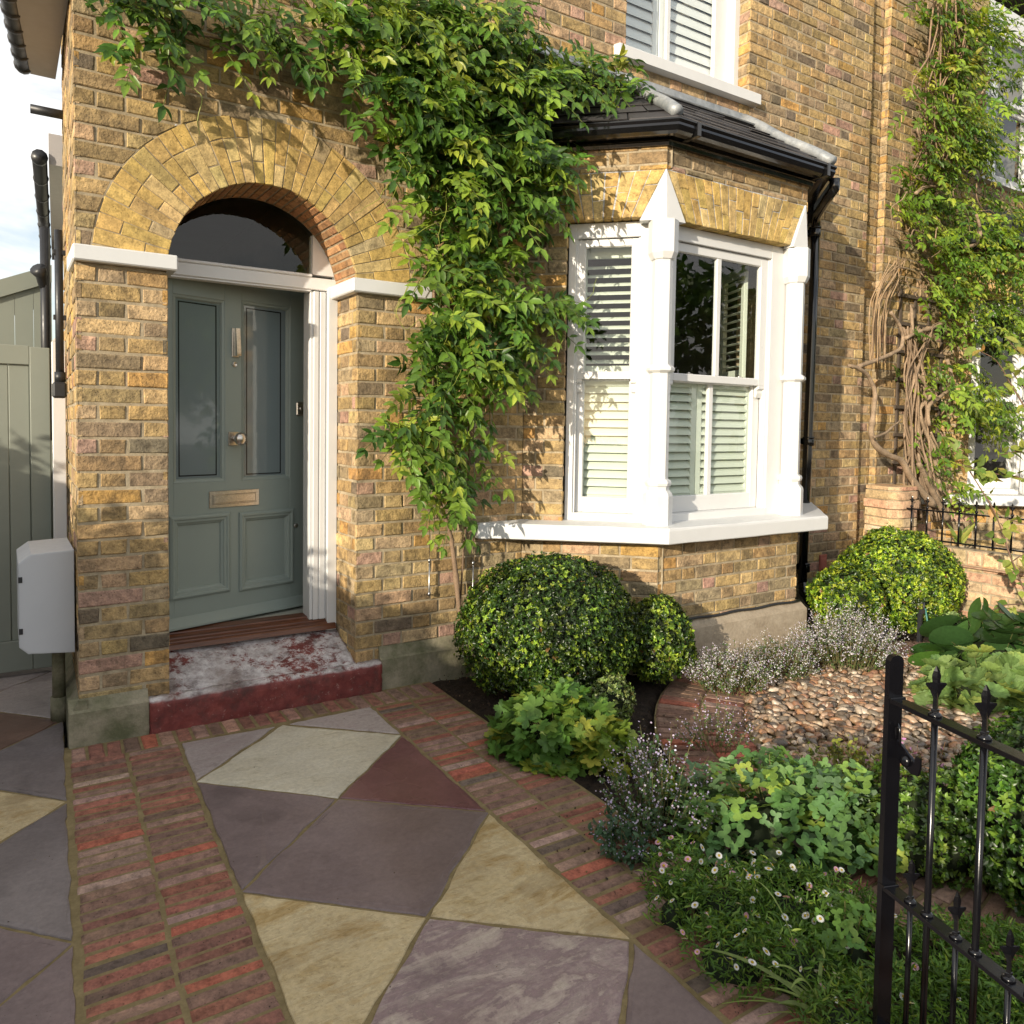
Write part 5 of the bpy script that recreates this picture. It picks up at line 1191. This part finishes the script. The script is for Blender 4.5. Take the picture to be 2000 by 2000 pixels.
c=gpos(1425,1325,.06); c[2]=0; airy('calamint','low pale-flowered calamint against the bay between small ball and taller one','plant',c,.26,.20,.27,170,401,LG,WF,.016,.0062,17,'white flowered calamint under the bay')
c=gpos(1525,1300,.06); c[2]=0; airy('calamint','middle pale-flowered calamint in the shadow of the bay','plant',c,.24,.2,.27,130,402,LG,WF,.016,.0062,12,'white flowered calamint under the bay')
c=gpos(1655,1275,.08); c[2]=0; airy('calamint','taller mass of pale calamint flowers in front of the medium bright box ball','plant',c,.36,.26,.38,280,403,LG,WF,.017,.0070,20,'white flowered calamint under the bay')
c=gpos(1290,1560,.1); c[2]=0; airy('catmint','straggling lilac-flowered catmint between geranium and columbine','plant',c,.24,.28,.34,95,404,[((.06,.11,.04),4),((.09,.15,.05),4),((.07,.13,.06),2)],[((.50,.42,.62),4),((.66,.60,.74),2)],.018,.0075,9,None,nlf=16,fstart=.5)
c=gpos(1230,1640,.04); c[2]=0; airy('catmint','low trailing catmint spilling onto the brick edging','plant',c,.16,.16,.12,45,405,[((.05,.10,.055),4),((.075,.135,.07),4)],[((.50,.42,.62),4)],.024,.006,5,None,nlf=12)
c=gpos(1400,1440,.05); c[2]=0; airy('catmint','thin lilac catmint stems in front of the brick ring','plant',c,.2,.12,.26,40,406,LG,[((.55,.47,.66),4)],.014,.0065,8,None,nlf=8)
c=gpos(1660,1520,.04); c[2]=0; airy('yellow_herb','sparse yellow-green herb growing through the gravel by the gate post','plant',c,.26,.20,.20,60,407,[((.19,.22,.03),4),((.11,.14,.03),3),((.25,.25,.05),2)],[((.25,.26,.05),2)],.019,.006,2,None,nlf=16)
c=gpos(1840,1530,.04); c[2]=0; airy('pink_cranesbill','dry stems with a few pink flowers behind the gate finials','plant',c,.3,.2,.20,34,408,[((.10,.08,.04),4),((.12,.13,.04),3)],[((.62,.30,.52),4)],.016,.017,1,None,nlf=9,fstart=.9,stemcol=(.18,.1,.05))
def mat_plant(label,spots,h,n,seed,size=.022,nfl=40,flspots=None):
    rg=np.random.default_rng(seed); P=np.array([gpos(x,y,h*.6) for x,y,r in spots]); Rr=np.array([r for *_,r in spots])
    root=empty('daisy_fleabane',(P[0][0],P[0][1],0),label,'plant','daisy plants spilling over the edging'); fo=Foliage()
    i=rg.choice(len(spots),n,p=Rr**2/(Rr**2).sum()); a=rg.uniform(0,2*math.pi,n); q=np.sqrt(rg.random(n)); rr=Rr[i]*q
    X=P[i]+CR*(rr*np.cos(a))[:,None]+CF*(rr*np.sin(a))[:,None]
    X[:,2]=np.maximum(.01,h*(1-.75*q**2)*rg.uniform(.45,1.1,n)+.025*np.sin(X[:,0]*23)*np.sin(X[:,1]*19))
    D=rg.normal(0,.8,(n,3)); D[:,2]=np.abs(rg.normal(.5,.5,n))
    s=size*rg.uniform(.7,1.35,n); fo.add(X,D,rg.normal(0,.7,(n,3))+np.array([0,0,.8]),np.stack([s*.26,s,s],1),mixcol(rg,n,[((.06,.125,.02),4),((.09,.18,.026),4),((.14,.24,.035),2.5),((.21,.29,.05),.7)]))
    fo.build('foliage',M['herb'],root)
    m=MB()
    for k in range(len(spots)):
        V=IV*np.array([Rr[k]*.55,Rr[k]*.55,h*.45])+np.array([P[k][0],P[k][1],.0]); m.add(V,IF,(.012,.02,.008),True)  # dark solid domes added to fill the mat, no stems drawn
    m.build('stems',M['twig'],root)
    # flowers: each head a part
    tri=[]
    src=None
    sel=rg.choice(n,nfl,replace=False) if nfl<n else range(n)
    for j in sel:
        pink=rg.random()<.35
        key='p' if pink else 'w'
        if key not in FL:
            f=MB(); npz=15; cw=(.74,.74,.72) if key=='w' else (.62,.36,.45)
            for k in range(npz):
                t=2*math.pi*k/npz; A=np.array([math.cos(t),math.sin(t),0]);Bv=np.array([-math.sin(t),math.cos(t),0])
                f.add([A*.0028-Bv*.0006,A*.0075-Bv*.0016+np.array([0,0,.0008]),A*.0095+np.array([0,0,.0004]),A*.0075+Bv*.0016+np.array([0,0,.0008]),A*.0028+Bv*.0006],[(0,1,2,3,4)],cw)
            f.lathe([(0,.0002),(.003,.0004),(.0034,.0012),(.0022,.0024),(0,.0028)],(0,0,0),seg=8,col=(.62,.42,.03))
            f.tube([(0,0,0),(.002,.001,-.03)],.0006,4,(.12,.16,.04),False)
            FL[key]=f.build('flower',M['petal'],root); ob=FL[key]; ob.matrix_parent_inverse.identity()
        else:
            ob=FL[key].copy(); COL.objects.link(ob)
        ob.parent=root; ob.matrix_parent_inverse.identity()
        p=X[j].copy(); p[2]=max(p[2],h*.5)+rg.uniform(.012,.04)
        ob.location=(p[0]-root.location[0],p[1]-root.location[1],p[2]); ob.rotation_euler=(rg.normal(.45,.4),rg.normal(-.25,.4),rg.uniform(0,6)); sc=rg.uniform(.75,1.3); ob.scale=(sc,sc,sc)
FL={}
mat_plant('white and pink daisy mat spilling over the brick edging left of the gate post',[(1330,1690,.12),(1420,1740,.17),(1540,1740,.18),(1430,1830,.14),(1560,1850,.15),(1660,1760,.12),(1320,1745,.08)],.13,7200,501,.023,120)
mat_plant('green daisy mat at the foot of the iron gate',[(1660,1960,.12),(1760,1960,.15),(1860,1950,.17),(1960,1980,.14),(1830,1850,.15),(1930,1860,.2),(2010,1900,.2)],.15,7600,502,.023,22)
# grass tuft pulled over the path
g0=gpos(1622,1992,.02); gr=empty('grass_tuft',(g0[0],g0[1],0),'long pale green grass blades flopped over the brick edging','grass'); m=MB(); rg=np.random.default_rng(77)
tips=[((1372,1852),.10),((1462,1716),.26),((1440,1868),.05),((1448,1946),.03),((1545,1930),.10),((1490,1905),.06),((1605,1880),.08),((1532,1998),.02),((1410,1960),.02),((1570,1960),.04),((1500,1890),.12),((1470,1930),.03),((1650,1900),.1),((1520,1960),.04),((1360,1850),.02),((1480,1985),.02)]
for (tx,ty),h in tips:
    b=g0+CR*rg.normal(0,.02)+CF*rg.normal(0,.02); b[2]=.01; e_=gpos(tx,ty,h); mid=(b+e_)/2; mid[2]=max(b[2],e_[2])+rg.uniform(.02,.07)
    t=np.linspace(0,1,12)[:,None]; P=(1-t)**2*b+2*t*(1-t)*mid+t**2*e_; T=nrm(np.gradient(P,axis=0)); sd=nrm(np.cross(T,np.array([0,0,1.])+rg.normal(0,.3,3)))
    w=(.0052*np.sin(np.clip(np.linspace(.12,1,12),0,1)*math.pi*.98)**.6)[:,None]*rg.uniform(.7,1.1)
    V=np.concatenate([P-sd*w,P-np.array([0,0,.0015]),P+sd*w]); Fc=[(i,i+12,i+13,i+1) for i in range(11)]+[(i+12,i+24,i+25,i+13) for i in range(11)]
    m.add(V,Fc,np.array((.20,.27,.07))*rg.uniform(.7,1.15),True)
m.build('blades',M['herb'],gr)
# ---------------- shrub branch at the right
wh=empty('hazel_branch_shrub',(4.1,-1.6,0),'thin shrub branches with yellowing oval leaves in front of the neighbouring bay','shrub'); m=MB(); fo=Foliage(); rg=np.random.default_rng(88)
lines=[[(2040,1230),(1985,1120),(1945,1000),(1900,930),(1860,860),(1830,840)],[(2040,960),(1990,930),(1930,925),(1870,905)],[(2040,860),(1980,760),(1945,700),(1900,680)],[(2040,800),(1985,740),(1960,690)],[(2040,1180),(1960,1180),(1900,1210)],[(2050,1040),(1990,1020),(1955,1010),(1930,985)],[(2040,900),(1990,880),(1950,890)],[(2050,700),(1990,690),(1965,660)],[(2050,1120),(2000,1080),(1960,1110)]]
for li,Lp in enumerate(lines):
    dep=4.9+rg.uniform(-.15,.15); px_tube(m,Lp,dep,[.006,.0018],600+li,(.16,.10,.07),5,.004,atD)
    P=np.array([atD(x,y,dep) for x,y in Lp]); n=34 if li<2 else 15
    t=rg.uniform(0.15,len(P)-1,n); X=np.stack([np.interp(t,range(len(P)),P[:,i]) for i in range(3)],1)+rg.normal(0,.022,(n,3))
    s=rg.uniform(.055,.095,n); fo.add(X,rg.normal(0,.7,(n,3))+np.array([-.4,-.3,-.2]),rg.normal(0,.45,(n,3))+np.array([-.3,-.5,.7]),np.stack([s*.68,s,s],1),mixcol(rg,n,[((.19,.25,.045),4),((.27,.31,.06),3),((.12,.19,.035),3),((.32,.26,.06),1),((.36,.2,.06),.4)]))
m.build('branch',M['bark'],wh); fo.build('foliage',M['leaf2'],wh)
# ---------------- neighbour's climber
w2=empty('old_wisteria',(5.2,-.2,0),'old wisteria with bare twisted stems beside the neighbouring bay','climber')
B2=[(1760,25,55,40,12,.05,.3),(1810,45,70,50,20,.05,.35),(1880,70,50,50,10,.1,.4),(1745,55,30,20,3,.05,.2),(1775,140,55,45,14,.05,.35),(1830,150,50,40,10,.1,.4),(1770,200,65,45,18,.05,.4),(1840,215,55,40,13,.1,.45),(1790,262,75,42,20,.05,.4),(1860,290,55,40,12,.1,.45),(1760,320,65,35,15,.05,.35),(1800,300,50,40,10,.05,.4),(1700,395,35,22,6,.05,.25),(1750,395,50,25,10,.05,.3),(1830,390,50,25,8,.1,.4),(1790,470,65,40,17,.05,.4),(1840,520,60,40,14,.1,.45),(1780,540,50,35,12,.05,.4),(1890,470,45,50,14,.15,.5),(1900,545,40,45,12,.15,.5),(1850,600,75,35,16,.1,.45),(1800,625,45,25,6,.1,.35),(1740,560,20,20,3,.05,.2),(1880,640,45,25,6,.2,.5),(1735,660,30,25,4,.05,.2),(1760,705,40,20,6,.05,.25),(1700,725,14,14,2,.05,.15),(1835,760,60,40,22,.15,.5),(1865,790,50,35,12,.2,.5),(1820,700,25,15,3,.1,.3),(1735,800,35,20,5,.05,.2),(1760,850,40,25,6,.05,.25),(1770,895,45,25,7,.1,.3),(1800,935,20,20,3,.1,.3),(1820,110,60,40,10,.1,.4),(1900,140,35,40,6,.15,.45),(1720,330,30,20,4,.05,.2),(1910,400,25,40,6,.2,.5),(1905,590,30,40,8,.2,.5),(1860,440,50,30,9,.1,.5),(1770,430,45,20,7,.05,.3)]
P2=dict(pal=[((.08,.16,.018),4),((.14,.24,.024),4),((.21,.31,.03),3.4),((.30,.37,.04),2.2),((.33,.33,.05),.7)],ll=(.055,.08))
bare=[b for b in B2 if b[1]>=550 and b[0]<1795]; climber(w2,bare,103,atY,1.5,1.0,8,**P2); climber(w2,[b for b in B2 if b not in bare],102,atY,3.0,.95,8,**P2)
m=MB(); c5=lambda *p:[(1640+x/3.033,660+y/3.033) for x,y in p]; c4=lambda *p:[(1640+x/3.033,340+y/3.033) for x,y in p]; c3=lambda *p:[(1640+x/3.033,y/3.033) for x,y in p]
thick=[(c5((560,1000),(420,830),(370,720),(300,700),(210,640),(185,560),(200,450),(215,330),(180,230),(110,180),(50,165)),.022,.010,-.2),(c5((110,170),(230,130),(300,100),(370,60),(380,-20),(350,-90),(300,-150)),.014,.009,-.18),(c5((640,1080),(560,930),(500,790),(470,740)),.02,.016,-.2),
 (c5((600,940),(560,640),(500,540),(470,420),(545,350),(520,280),(460,210)),.012,.01,-.17),(c5((430,300),(440,250),(500,50),(520,-60)),.014,.01,-.15),(c5((410,700),(420,450),(430,200),(435,-50),(430,-200)),.012,.009,-.12),(c5((530,520),(520,400),(600,350),(650,310),(665,200),(640,130)),.012,.012,-.22),(c5((200,590),(260,570),(320,520),(365,480)),.009,.005,-.25),
 (c5((390,0),(480,-40),(560,-60),(620,-95)),.013,.010,-.2),(c5((470,760),(465,500),(440,340),(430,150)),.010,.009,-.14),(c5((690,1000),(600,900),(570,700),(520,560),(480,460)),.011,.009,-.18),(c5((640,930),(590,800),(580,650),(540,560)),.009,.008,-.15),(c4((690,780),(680,650),(690,520),(670,430),(610,330),(560,250)),.022,.016,-.2),(c4((620,0),(600,80),(540,155)),.013,.008,-.25),(c4((740,435),(810,420),(840,350),(810,240)),.011,.008,-.4),(c4((450,115),(500,75),(600,65),(690,70)),.011,.008,-.25),(c3((650,330),(680,230),(640,150),(620,60),(600,-20)),.014,.012,-.18),(c3((840,560),(880,480),(920,475)),.008,.005,-.35),(c3((520,900),(480,820),(460,770),(480,740)),.008,.006,-.2),(c3((870,470),(830,360),(780,310),(700,270)),.008,.006,-.3)]
for i,(pts,a,b,Y) in enumerate(thick): px_tube(m,pts,Y-.03,[a*1.3,b*1.3],700+i,(.31,.225,.15),8,.010)
rg=np.random.default_rng(89)
for i in range(26):
    x0=rg.uniform(440,640); t=[(x0+rg.normal(0,25),1080),(x0*.85+rg.uniform(-10,40),800),(400+rg.uniform(-40,150),520),(420+rg.uniform(-60,120),220),(430+rg.uniform(-80,120),-60)]
    px_tube(m,c5(*t),-rg.uniform(.06,.24),[.010,.006],720+i,(.29,.205,.135),6,.022)
for i in range(14):
    x0=rg.uniform(175,270); t=[(x0,1120),(x0+rg.uniform(-10,20),900),(x0+rg.uniform(0,40),740),(x0+rg.uniform(60,120),600),(330+rg.uniform(-20,80),500)]
    px_tube(m,c4(*t),-rg.uniform(.06,.25),[.006,.004],750+i,(.34,.235,.14),5,.018)
for i in range(30):
    x0=rg.uniform(560,740); t=[(x0,-20),(x0+rg.normal(0,30),150),(x0+rg.normal(0,40),330),(x0+rg.normal(-30,50),520),(x0+rg.normal(-40,60),760),(x0+rg.normal(-40,60),1000)]
    px_tube(m,c3(*t),-rg.uniform(.1,.38),[.007,.005],780+i,(.25,.17,.11),5,.010)
for i in range(26):
    x0,y0_=rg.uniform(330,900),rg.uniform(0,900); t=[(x0,y0_)]
    for k in range(4): t.append((t[-1][0]+rg.normal(10,45),t[-1][1]+rg.normal(30,40)))
    px_tube(m,c4(*t),-rg.uniform(.1,.4),[.005,.0025],820+i,(.27,.19,.12),5,.024)
m.build('stem',M['bark'],w2)
tr=empty('trellis',(5.2,-.03,0),'dark timber trellis slats behind the bare wisteria stems','trellis')
m=MB()
for z in np.arange(.9,2.6,.24): m.box(4.95,5.72,-.035,-.02,z,z+.03,.002)
for x in np.arange(5.0,5.75,.23): m.box(x,x+.03,-.02,-.006,.8,2.65,.002)
M['trellis']=mat_noise('weathered_timber',(.06,.045,.035),(.13,.10,.075),12,.9,.3); m.build('slats',M['trellis'],tr)
# strap-leaved plant behind the railing
sp=empty('strap_leaf_plant',(4.9,-.7,.2),'yellow striped strap-leaved plant behind the wall railing','plant'); m=MB(); rg=np.random.default_rng(90)
for i in range(9):
    b=atX(1872+rg.normal(0,5),1062,4.95); e_=atX(1872+rg.uniform(-30,60),1010+rg.uniform(0,35),4.95+rg.normal(0,.08)); P=np.linspace(b,e_,6); P[:,2]+=.02*np.sin(np.linspace(0,3.1,6)); sd=np.array([.0,.012,0])*np.array([[.5],[1],[1],[.9],[.6],[.1]])
    m.add(np.concatenate([P-sd,P+sd]),[(k,k+1,k+7,k+6) for k in range(5)],[(.30,.33,.08),(.22,.28,.06),(.15,.2,.05)][i%3])
m.build('blades',M['herb'],sp)
# garden spike with hose
ps=gpos(1795,1252); g=empty('garden_spike',tuple(ps),'short black garden spike with thin teal hose beside the bright box ball','garden spike')
m=MB(); m.box(ps[0]-.012,ps[0]+.012,ps[1]-.012,ps[1]+.012,-.05,.19,.002); m.box(ps[0]-.005,ps[0]+.04,ps[1]-.014,ps[1]+.01,.185,.215,.003); m.tube([(ps[0]+.045,ps[1],.19),(ps[0]+.045,ps[1],.26)],.008,6); m.build('stake',M['plastic'],g)
m=MB(); m.tube([(ps[0]+.045,ps[1]-.01,.22),(ps[0]+.05,ps[1]-.03,.1),(ps[0]+.10,ps[1]-.09,.02),(ps[0]+.22,ps[1]-.14,.012)],.006,6); m.build('hose',M['hose'],g)
# leaf litter and soil crumbs on the paving and in the beds
m=MB(); rg=np.random.default_rng(91); n=900
P=np.stack([rg.uniform(.40,1.2,n),rg.uniform(-1.2,-.02,n),np.full(n,.012)],1); P2=np.stack([rg.uniform(1.9,4.4,n),rg.uniform(-1.0,-.55,n),np.full(n,.012)],1); k=170
P3=np.stack([rg.normal(.16,.12,k),rg.uniform(-2.7,-1.5,k),np.full(k,.004)],1); P3[:,0]=np.clip(P3[:,0]-.04*(P3[:,1]+2)*-1,-.02,.4)
P4=np.stack([rg.uniform(-1.9,.3,150),rg.uniform(-3.0,-.2,150),np.full(150,.004)],1)
P=np.concatenate([P,P2,P3,P4]); n=len(P); S_=rg.uniform(.004,.018,n); S_[-150:]*=.35
m.inst(DIA,DIAF,P,rand_rot(n,rg)*1.0,np.stack([S_*.7,S_,S_*.5],1),mixcol(rg,n,[((.03,.02,.013),6),((.08,.05,.03),3),((.16,.09,.045),1.5),((.25,.2,.1),.6)])); tag(m.build('leaf_litter',M['twig']),kind='stuff')
# ---------------- out of view: hedge added to shade the paving, and street trees mirrored in the panes
def leafy(name,label,cat,boxes,n,size,seed,group=None,trunk=None):
    rg=np.random.default_rng(seed); b0=boxes[0]; root=empty(name,((b0[0]+b0[1])/2,(b0[2]+b0[3])/2,0),label,cat,group); fo=Foliage()
    for (x0,x1,y0,y1,z0,z1) in boxes:
        c=np.array([(x0+x1)/2,(y0+y1)/2,(z0+z1)/2]); h=np.array([x1-x0,y1-y0,z1-z0])/2
        if cat=='hedge': P=rg.uniform([x0,y0,z0],[x1,y1,z1],(n,3)); P[:,2]-=.22*(P[:,2]>z1-.35)*rg.random(n)*(1+np.sin(P[:,1]*5+seed))
        else: D=nrm(rg.normal(size=(n,3))); P=c+D*h*rg.uniform(.35,1.0,(n,1))**.5*(1+.18*np.sin(D@np.array([5.,7,6])*1.7))[:,None]
        s=size*rg.uniform(.6,1.3,n); fo.add(P,rg.normal(size=(n,3)),rg.normal(size=(n,3)),np.stack([s*.6,s,s],1),mixcol(rg,n,GREEN[:3]))
    fo.build('crown',M['leaf'],root,DIA,DIAF)
    if cat=='hedge':
        m=MB()
        for (x0,x1,y0,y1,z0,z1) in boxes: m.box(x0+.12,x1-.12,y0-.02,y1+.02,z0,z1-.20)  # opaque core added so that no light passes through the hedge
        m.build('solid_core',M['twig'],root)
    if trunk: m=MB(); m.tube(trunk[0],trunk[1],10,(.12,.09,.07)); m.build('trunk',M['bark'],root)
    return root
CLOUD=6.2; SKY=.15; EXPO=.58
SUN_AZ=23.5; SUN_EL=14.0
ld=np.array([math.cos(R_(SUN_AZ))*math.cos(R_(SUN_EL)),math.sin(R_(SUN_AZ))*math.cos(R_(SUN_EL)),-math.sin(R_(SUN_EL))])
leafy('shade_hedge','unseen hedge added on the left to shade the paving','hedge',[(-3.75,-3.15,-.1,2.0,0,1.82),(-3.75,-3.15,-1.6,-.1,0,1.58),(-3.75,-3.15,-3.1,-1.6,0,1.30),(-3.75,-3.15,-4.6,-3.1,0,1.26),(-3.75,-3.15,-9.5,-4.6,0,1.18)],7500,.075,901,None,[[(-3.45,-4,0),(-3.45,-4,1.3)],[.04,.02]])  # unseen hedge, heights stepped to set where its shade ends
for i,(x,y,r,h) in enumerate([(13,-15,2.8,6.0),(18.5,-16,3.2,7.2),(24,-15,2.9,6.2),(31,-17,3.6,8)]):
    leafy('street_tree',['broad street tree across the road nearest the gate','tallest leafy street tree across the road','street tree across the road beside the tallest','farthest street tree down the road'][i],'tree',[(x-r,x+r,y-r,y+r,h*.28,h)],2600,.40,910+i,'street trees across the road',[[(x,y,0),(x+.1,y,h*.25),(x,y+.1,h*.6)],[.25,.2,.1]])
sun=bpy.data.lights.new('sun','SUN'); sun.energy=4.2; sun.angle=R_(.55); sun.color=(1.0,.89,.72)
so=bpy.data.objects.new('sun',sun); COL.objects.link(so)
from mathutils import Vector, Matrix
so.rotation_euler=Vector(ld).to_track_quat('-Z','Y').to_euler(); so.location=(-10,-6,8)
w=bpy.data.worlds.new('World'); scene.world=w; w.use_nodes=True; nt=w.node_tree
for n_ in list(nt.nodes): nt.nodes.remove(n_)
sky=N(nt,'ShaderNodeTexSky'); sky.sky_type='NISHITA'; sky.sun_disc=False; sky.sun_elevation=R_(SUN_EL)
sky.sun_rotation=math.atan2(-ld[0],-ld[1])
sky.air_density=1.0; sky.dust_density=1.2; sky.ozone_density=1.0
tc=N(nt,'ShaderNodeTexCoord'); mp=N(nt,'ShaderNodeMapping'); nt.links.new(tc.outputs['Generated'],mp.inputs[0]); mp.inputs['Scale'].default_value=(1,1,2.6)
cl=noise(nt,mp.outputs[0],2.3,7,.6,.4); cm=ramp(nt,cl,[(.36,0.0),(.56,.92)])
col=mixc(nt,cm,sky.outputs[0],(CLOUD,CLOUD*.97,CLOUD*.93))
bg=N(nt,'ShaderNodeBackground'); bg.inputs[1].default_value=SKY; nt.links.new(col,bg.inputs[0]); wo=N(nt,'ShaderNodeOutputWorld'); nt.links.new(bg.outputs[0],wo.inputs[0])
cam=bpy.data.cameras.new('camera'); co_=bpy.data.objects.new('camera',cam); COL.objects.link(co_); scene.camera=co_
cam.sensor_fit='HORIZONTAL'; cam.sensor_width=36; cam.lens=F_/2000*36; cam.shift_x=(1000-CX)/2000; cam.shift_y=(CY-1000)/2000; cam.clip_end=500; cam.clip_start=.05
Rm=Matrix(((AX[0][0],-AX[1][0],-AX[2][0]),(AX[0][1],-AX[1][1],-AX[2][1]),(AX[0][2],-AX[1][2],-AX[2][2]))).to_4x4()
Rm.translation=Vector(EYE); co_.matrix_world=Rm
scene.render.engine='CYCLES'
scene.view_settings.view_transform='Standard'; scene.view_settings.look='None'; scene.view_settings.gamma=1; scene.view_settings.exposure=EXPO
scene.render.resolution_x=1024; scene.render.resolution_y=1024
